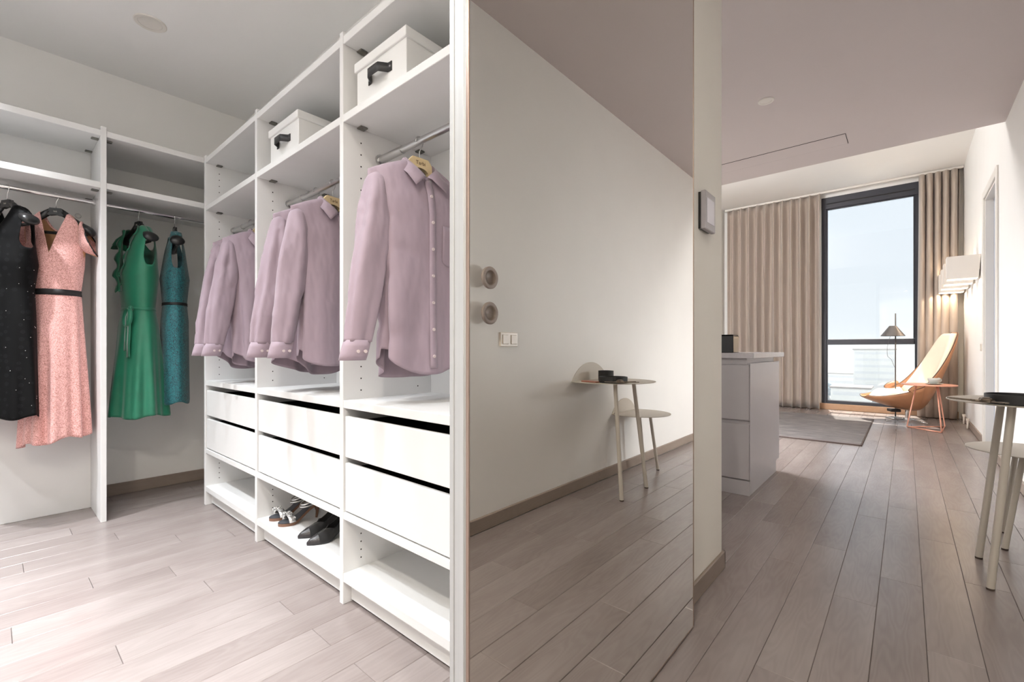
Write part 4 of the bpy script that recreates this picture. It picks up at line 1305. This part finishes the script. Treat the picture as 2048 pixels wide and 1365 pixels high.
# ================================================================== KITCHEN ISLAND
isl = thing('kitchen_island', 'matt grey kitchen island with drawers and a stone worktop', 'kitchen island', (0, 0, 0))
IX0, IX1, IY0, IY1 = 3.375, 4.30, 0.80, 2.2
MB().box(IX0 + 0.02, IY0 + 0.001, 0.10, IX1, IY1, 0.895).build('carcass', 'isl', isl)
MB().box(IX0, IY0 - 0.004, 0.10, IX1, IY0, 0.903, 0.001).build('end_panel', 'isl', isl)
MB().box(IX0 + 0.005, IY0 + 0.003, 0.0, IX1 - 0.08, IY1 - .05, 0.10, 0.001).build('plinth', 'isl', isl)
MB().box(IX0 + 0.012, IY0 + 0.02, 0.895, IX1 - 0.10, IY1, 0.938).build('grip_channel', 'isl', isl)
for z0, z1 in ((0.11, 0.488), (0.515, 0.893)):
    MB().box(IX0 - 0.002, IY0 + 0.002, z0, IX0 + 0.019, IY0 + 0.70, z1, 0.0015).build('drawer', 'isl', isl)
    MB().box(IX0 - 0.002, IY0 + 0.704, z0, IX0 + 0.019, IY1, z1, 0.0015).build('drawer', 'isl', isl)
wt = MB().box(IX0 - 0.02, IY0 - 0.03, 0.938, IX1 + 0.06, IY1 + 0.02, 0.975, 0.002).build('island_worktop', 'counter')
tag(wt, 'pale grey stone worktop lying on the kitchen island', 'worktop')
kb = MB()
poly = [(3.55, 0.985), (3.92, 0.985), (3.92, 1.35), (3.55, 1.35)]
mw = thing('black_canister', 'gloss black square canister standing on the island worktop', 'canister', (3.46, 0.915, 0.975))
MB().box(-0.06, -0.006, 0, 0.08, 0.15, 0.122, 0.004).build('body', 'glossblack', mw)
MB().box(-0.058, -0.004, 0.122, 0.078, 0.148, 0.128, 0.003).build('lid', 'glossblack', mw)

# ================================================================== LIVING CORNER
rugo = MB().box(5.9, 0.35, 0.0, 8.22, 1.95, 0.014, 0.005).build('area_rug', 'rug')
tag(rugo, 'grey viscose rug on the floor between island and window', 'rug')
MB().box(5.885, 0.342, 0.0, 5.9, 1.955, 0.012, 0.003).box(5.885, 0.342, 0.0, 8.22, 0.35, 0.012, 0.003).build('bound_edge', 'darkedge', rugo)

# lounge chair: local frame, faces local +y; spine in the y-z plane
def lounge_chair():
    t = thing('lounge_chair', 'tan leather shell lounge chair with cream cushions by the window', 'armchair', (8.38, 0.01, 0), R(24))
    # spine stations: y, z (bottom line of the shell), half width, rise of the rim, outward lean
    S = [(0.500, 0.325, 0.12, 0.03), (0.42, 0.285, 0.22, 0.07), (0.28, 0.235, 0.30, 0.150), (0.12, 0.185, 0.345, 0.27), (-0.04, 0.150, 0.355, 0.37), (-0.14, 0.160, 0.35, 0.40),
         (-0.225, 0.27, 0.335, 0.32), (-0.30, 0.44, 0.315, 0.22), (-0.375, 0.64, 0.29, 0.15), (-0.45, 0.86, 0.255, 0.10), (-0.515, 1.06, 0.20, 0.06), (-0.555, 1.19, 0.13, 0.03), (-0.566, 1.225, 0.06, 0.01)]
    A = np.array(S); tt = np.linspace(0, 1, len(A)); T = np.linspace(0, 1, 61)
    B = np.stack([np.interp(T, tt, A[:, k]) for k in range(4)], 1)
    for _ in range(4):
        C = B.copy(); C[1:-1] = (B[:-2] + 2 * B[1:-1] + B[2:]) / 4; B = C
    # inward normals of the spine (towards the sitter)
    def frame(i):
        a, b = B[max(0, i - 1)], B[min(60, i + 1)]
        d = Vector((0, b[0] - a[0], b[1] - a[1])).normalized()
        return Vector((0, -d.z, d.y)) * -1 if False else Vector((0, d.z, -d.y))
    def sect(i, k, off=0.0):
        """k -1..1 across; rim lifts up/inwards"""
        y, z, hw, rise = B[i]
        nrm = frame(i)
        # blend the rim direction: up on the seat, forward on the back
        q = abs(k)
        x = hw * (k if q < .75 else math.copysign(.75 + (q - .75) * .55, k)) * 1.08
        lift = rise * (q ** 2.6)
        p = Vector((x, y, z)) + nrm * (lift + off)
        return p
    n = 28
    P = [[sect(i, -1 + 2 * k / n) for i in range(61)] for k in range(n + 1)]
    shell = MB().grid(P).build('shell', 'tan', t, True, solid=0.014)
    e = MB()
    e.tube([sect(i, 1) for i in range(61)], .006, 8).tube([sect(i, -1) for i in range(61)], .006, 8)
    e.tube([sect(0, -1 + 2 * k / n) for k in range(n + 1)], .006, 8)
    e.build('rim_piping', 'darkedge', shell, True)
    st = MB()
    for i in (18, 34):
        st.tube([sect(i, -1 + 2 * k / n, -0.008) for k in range(n + 1)], .0028, 6)
    st.build('seam', 'sill', shell, True)
    def cushion(i0, i1, kw, th, nm):
        rows = []
        N = 24
        for k in range(N + 1):
            kk = -1 + 2 * k / N
            top = []; bot = []
            for i in range(i0, i1 + 1):
                s = (i - i0) / (i1 - i0)
                edge = (1 - abs(kk) ** 6) * (1 - abs(2 * s - 1) ** 8)
                base = sect(i, kk * kw, 0.010)
                top.append(base + frame(i) * (0.012 + th * max(edge, 0) ** .5))
                bot.append(base)
            rows.append(top + bot[::-1])
        m = MB().grid([r_ + [r_[0]] for r_ in rows])
        m.f.append(tuple(range(0, len(rows[0])))); L_ = len(rows[0]) + 1
        m.f.append(tuple(range(N * L_, N * L_ + len(rows[0])))[::-1])
        return m.build(nm, 'cream', t, True)
    cushion(7, 29, .80, .17, 'seat_cushion')
    bc = cushion(31, 57, .86, .075, 'back_cushion')
    i = 44; p = sect(i, 0, .088)
    MB().ball(p, .013, 10, 6, (1, .6, 1)).build('cushion_button', 'tan', bc, True)
    # base: column, bracket, four-star foot
    MB().tube([(0, -.02, .04), (0, -.02, .165)], [.022, .018], 16).build('column', 'chrome', t, True, auto=50)
    MB().box(-.06, .07, .125, .06, .19, .165, .006).build('tilt_bracket', 'black', t)
    MB().cyl((0, -.02, 0.024), .034, .02, 20).build('hub', 'chrome', t, True, auto=50)
    for k in range(4):
        a = R(20 + 90 * k)
        c, s = math.cos(a), math.sin(a)
        MB().tube([(.02 * c, -.02 + .02 * s, .034), (.17 * c, -.02 + .17 * s, .026), (.30 * c, -.02 + .30 * s, .010)], [.016, .012, .008], 10, flat=.6).build('star_foot', 'chrome', t, True)
    return t
lounge_chair()

# copper side table
def side_table(x, y):
    t = thing('copper_side_table', 'small round copper side table in front of the lounge chair', 'table', (x, y, 0))
    MB().lathe([(0.0005, .548), (.262, .548), (.266, .552), (.266, .558), (.262, .562), (0.0005, .562)], (0, 0, 0), 48).build('tabletop', 'copper', t, True, auto=40)
    def leg(a, b, top, nm='leg'):
        return MB().tube([top, a, b], .0075, 10)
    F = [(-.02, .205), (-.30, -.105), (.28, -.16)]
    Tp = [(-.02, .115), (-.12, -.07), (.13, -.09)]
    for (fx_, fy_), (tx, ty) in zip(F, Tp):
        MB().tube([(tx, ty, .548), (fx_, fy_, .02), (fx_ * .96, fy_ * .96, .009)], .0075, 10).build('leg', 'copper', t, True)
    for a, b in ((0, 1), (1, 2), (2, 0)):
        pa, pb = F[a], F[b]
        MB().tube([(pa[0] * .97, pa[1] * .97, .009), (pb[0] * .97, pb[1] * .97, .009)], .0075, 10).build('floor_rail', 'copper', t, True)
    return t
side_table(7.72, -0.215)
cup = thing('coffee_cup', 'grey stoneware coffee cup on the copper side table', 'cup', (7.70, -0.262, 0.571))
MB().lathe([(0.0005, 0.001), (.024, 0.001), (.030, .004), (.050, .020), (.058, .045), (.060, .068), (.056, .068), (.053, .045), (.045, .022), (0.0005, .008)], (0, 0, 0), 36).build('bowl', 'china', cup, True)
MB().tube([(.052 + .036 * math.sin(a), 0, .042 + .024 * math.cos(a)) for a in [PI * k / 10 for k in range(11)]], .0075, 8).xf(Matrix.Rotation(R(-50), 4, 'Z')).build('handle', 'china', cup, True)
sc_ = MB().lathe([(0.0005, 0.001), (.04, 0.001), (.075, .008), (.088, .012), (.088, .0145), (.075, .011), (.035, .0045), (0.0005, .0045)], (7.70, -0.262, 0.562), 40).build('saucer', 'china', None, True)
tag(sc_, 'grey stoneware saucer under the coffee cup', 'saucer')

# floor lamp
fl_ = thing('floor_lamp', 'slim black floor lamp with cone shade before the window', 'floor lamp', (8.60, 0.115, 0))
MB().lathe([(0.0005, .016), (.10, .014), (.115, .008), (.115, 0)], (0, 0, 0), 36).build('base', 'lampblack', fl_, True)
MB().tube([(0, 0, .01), (0, 0, 1.52)], .008, 12).build('pole', 'lampblack', fl_, True)
MB().lathe([(.036, 1.338), (.042, 1.338), (.142, 1.193), (.139, 1.191), (.036, 1.332)], (0, .03, 0), 40).build('shade', 'lampblack', fl_, True, auto=40)
MB().lathe([(0.0005, 1.340), (.042, 1.340), (.042, 1.336), (.0005, 1.336)], (0, .03, 0), 30).build('shade_cap', 'lampblack', fl_, True)
MB().tube([(.0, .055 + .035 * math.sin(k / 11 * PI * .95) * 1.1, 1.2 - .42 * k / 11) for k in range(9)] + [(0, .045, .85), (0, .010, .74)], .0022, 6).build('cord', 'lampblack', fl_, True)

# sconces on the right wall
def sconce(x, label):
    t = thing('wall_sconce', label, 'wall lamp', (x, YR, 1.79), 0, 'row of four square wall sconces')
    def ring(z, y0, y1, x0, x1): return [(x0, y0, z), (x1, y0, z), (x1, y1, z), (x0, y1, z)]
    o0, o1 = ring(0.0, .018, .272, .0, .17), ring(.255, .0, .272, -.012, .182)
    i0, i1 = ring(0.0, .022, .266, .005, .165), ring(.255, .006, .266, -.006, .176)
    v = o0 + o1 + i0 + i1
    f = []
    for k in range(4):
        q = (k + 1) % 4
        f += [(k, q, 4 + q, 4 + k), (8 + k, 12 + k, 12 + q, 8 + q), (k, 8 + k, 8 + q, q), (4 + k, 4 + q, 12 + q, 12 + k)]
    MB().add(v, f).build('shade', 'shade', t)
    MB().box(.055, 0, .10, .115, .02, .16, .004).build('wall_plate', 'casing', t)
    MB().tube([(.085, .02, .13), (.085, .13, .13)], .008, 10).build('arm', 'casing', t, True)
    MB().ball((.085, .14, .12), .03, 14, 10).build('bulb', 'bulb', t, True)
    l = light('sconce_lamp', 'POINT', (.085, .14, .065), SCONCE_W, WARM, shadow_soft_size=.03)
    l.parent = t
    return t
for k, (x, lab) in enumerate(((7.12, 'square off white wall sconce nearest the door'), (7.66, 'square wall sconce, second from the door'), (8.20, 'square wall sconce, third from the door'), (8.74, 'square wall sconce nearest the curtain'))):
    sconce(x, lab)
# wall socket by the chair
so = thing('wall_socket', 'small white wall socket between door and chair', 'socket', (7.05, YR, 1.02))
MB().box(-.04, 0, -.04, .04, .009, .04, .003).build('cover_plate', 'switch', so)
MB().lathe([(.0005, .006), (.02, .006), (.022, .0105), (.024, .0095)], (0, 0, 0), 20, 'y').build('insert', 'switch', so, True)
for k, x in enumerate((8.05, 8.55)):
    o = thing('heating_valve', ('white pipe valve low on the wall beside the side table' if k == 0 else 'white pipe valve low on the wall beside the curtain'), 'valve', (x, YR + 0.0175, 0))
    MB().tube([(0, .018, 0), (0, .018, .10)], .011, 12).build('pipe', 'switch', o, True)
    MB().cyl((0, .018, .10), .017, .03, 14).build('cap', 'switch', o, True, auto=40)

# ================================================================== OUTSIDE
ZG = -42.0
hm = bpy.data.materials.new('sunlit_haze'); hm.use_nodes = True
ht = hm.node_tree; ht.nodes.clear()
ho_ = ht.nodes.new('ShaderNodeOutputMaterial'); hv = ht.nodes.new('ShaderNodeVolumeScatter')
hv.inputs['Color'].default_value = (0.90, 0.95, 1.0, 1); hv.inputs['Density'].default_value = 0.0008; hv.inputs['Anisotropy'].default_value = 0.2
ht.links.new(hv.outputs[0], ho_.inputs['Volume'])
hz = MB().box(60, -250, ZG + .2, 900, 500, 4).build('haze', hm)
tag(hz, 'thin sunlit haze over the town below the window', 'haze', None, 'structure')
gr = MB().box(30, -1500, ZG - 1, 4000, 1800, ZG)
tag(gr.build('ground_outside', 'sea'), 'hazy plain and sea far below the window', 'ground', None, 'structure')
rb = random.Random(21)
def building(x, y, wx, wy, h, floors, label, roof=False):
    t = thing('apartment_block', label, 'building', (x, y, ZG))
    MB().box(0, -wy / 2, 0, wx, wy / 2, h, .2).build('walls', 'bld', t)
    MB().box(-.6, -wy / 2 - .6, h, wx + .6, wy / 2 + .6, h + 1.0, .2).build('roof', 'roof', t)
    for k in range(floors):
        z = h * (k + .5) / floors
        MB().box(-.15, -wy / 2 + 1, z - h / floors * .18, .1, wy / 2 - 1, z + h / floors * .18).build('window_row', 'bldwin', t)
    return t
def ang(u): return (788 / 907 * 0, u)
def ypix(u, x):
    a = (u - 1024) / FPX; c, s = math.cos(TH), math.sin(TH)
    return x * (s - c * a) / (c + s * a)
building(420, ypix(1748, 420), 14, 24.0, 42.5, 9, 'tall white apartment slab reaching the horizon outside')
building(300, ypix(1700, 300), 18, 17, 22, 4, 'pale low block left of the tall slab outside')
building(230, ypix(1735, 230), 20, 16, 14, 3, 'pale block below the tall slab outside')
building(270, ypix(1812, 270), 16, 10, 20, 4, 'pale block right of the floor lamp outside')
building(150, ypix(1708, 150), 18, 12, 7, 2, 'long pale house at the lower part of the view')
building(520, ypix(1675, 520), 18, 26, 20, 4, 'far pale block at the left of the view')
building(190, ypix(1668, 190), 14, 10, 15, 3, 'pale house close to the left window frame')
placed = []
blds = [(o.location.x, o.location.y, 26) for o in COL.objects if o.name.startswith('apartment_block')]
tries = 0
while len(placed) < 26 and tries < 4000:
    tries += 1
    x = rb.uniform(110, 480); u = rb.uniform(1640, 1850); y = ypix(u, x)
    r_ = rb.uniform(3.0, 5.5)
    if any((x - a) ** 2 + (y - b) ** 2 < (r_ * 1.5 + c) ** 2 for a, b, c in placed + blds): continue
    placed.append((x, y, r_ * 1.5))
    m = MB()
    for q in range(9):
        m.ball((rb.uniform(-.6, .6) * r_, rb.uniform(-.7, .7) * r_, r_ * rb.uniform(.9, 1.9)), r_ * rb.uniform(.4, .75), 9, 6)
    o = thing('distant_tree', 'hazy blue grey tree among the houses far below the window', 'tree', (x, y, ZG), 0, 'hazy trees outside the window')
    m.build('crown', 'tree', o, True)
    MB().tube([(0, 0, 0), (0, 0, r_)], r_ * .1, 6).build('trunk', 'roof', o)
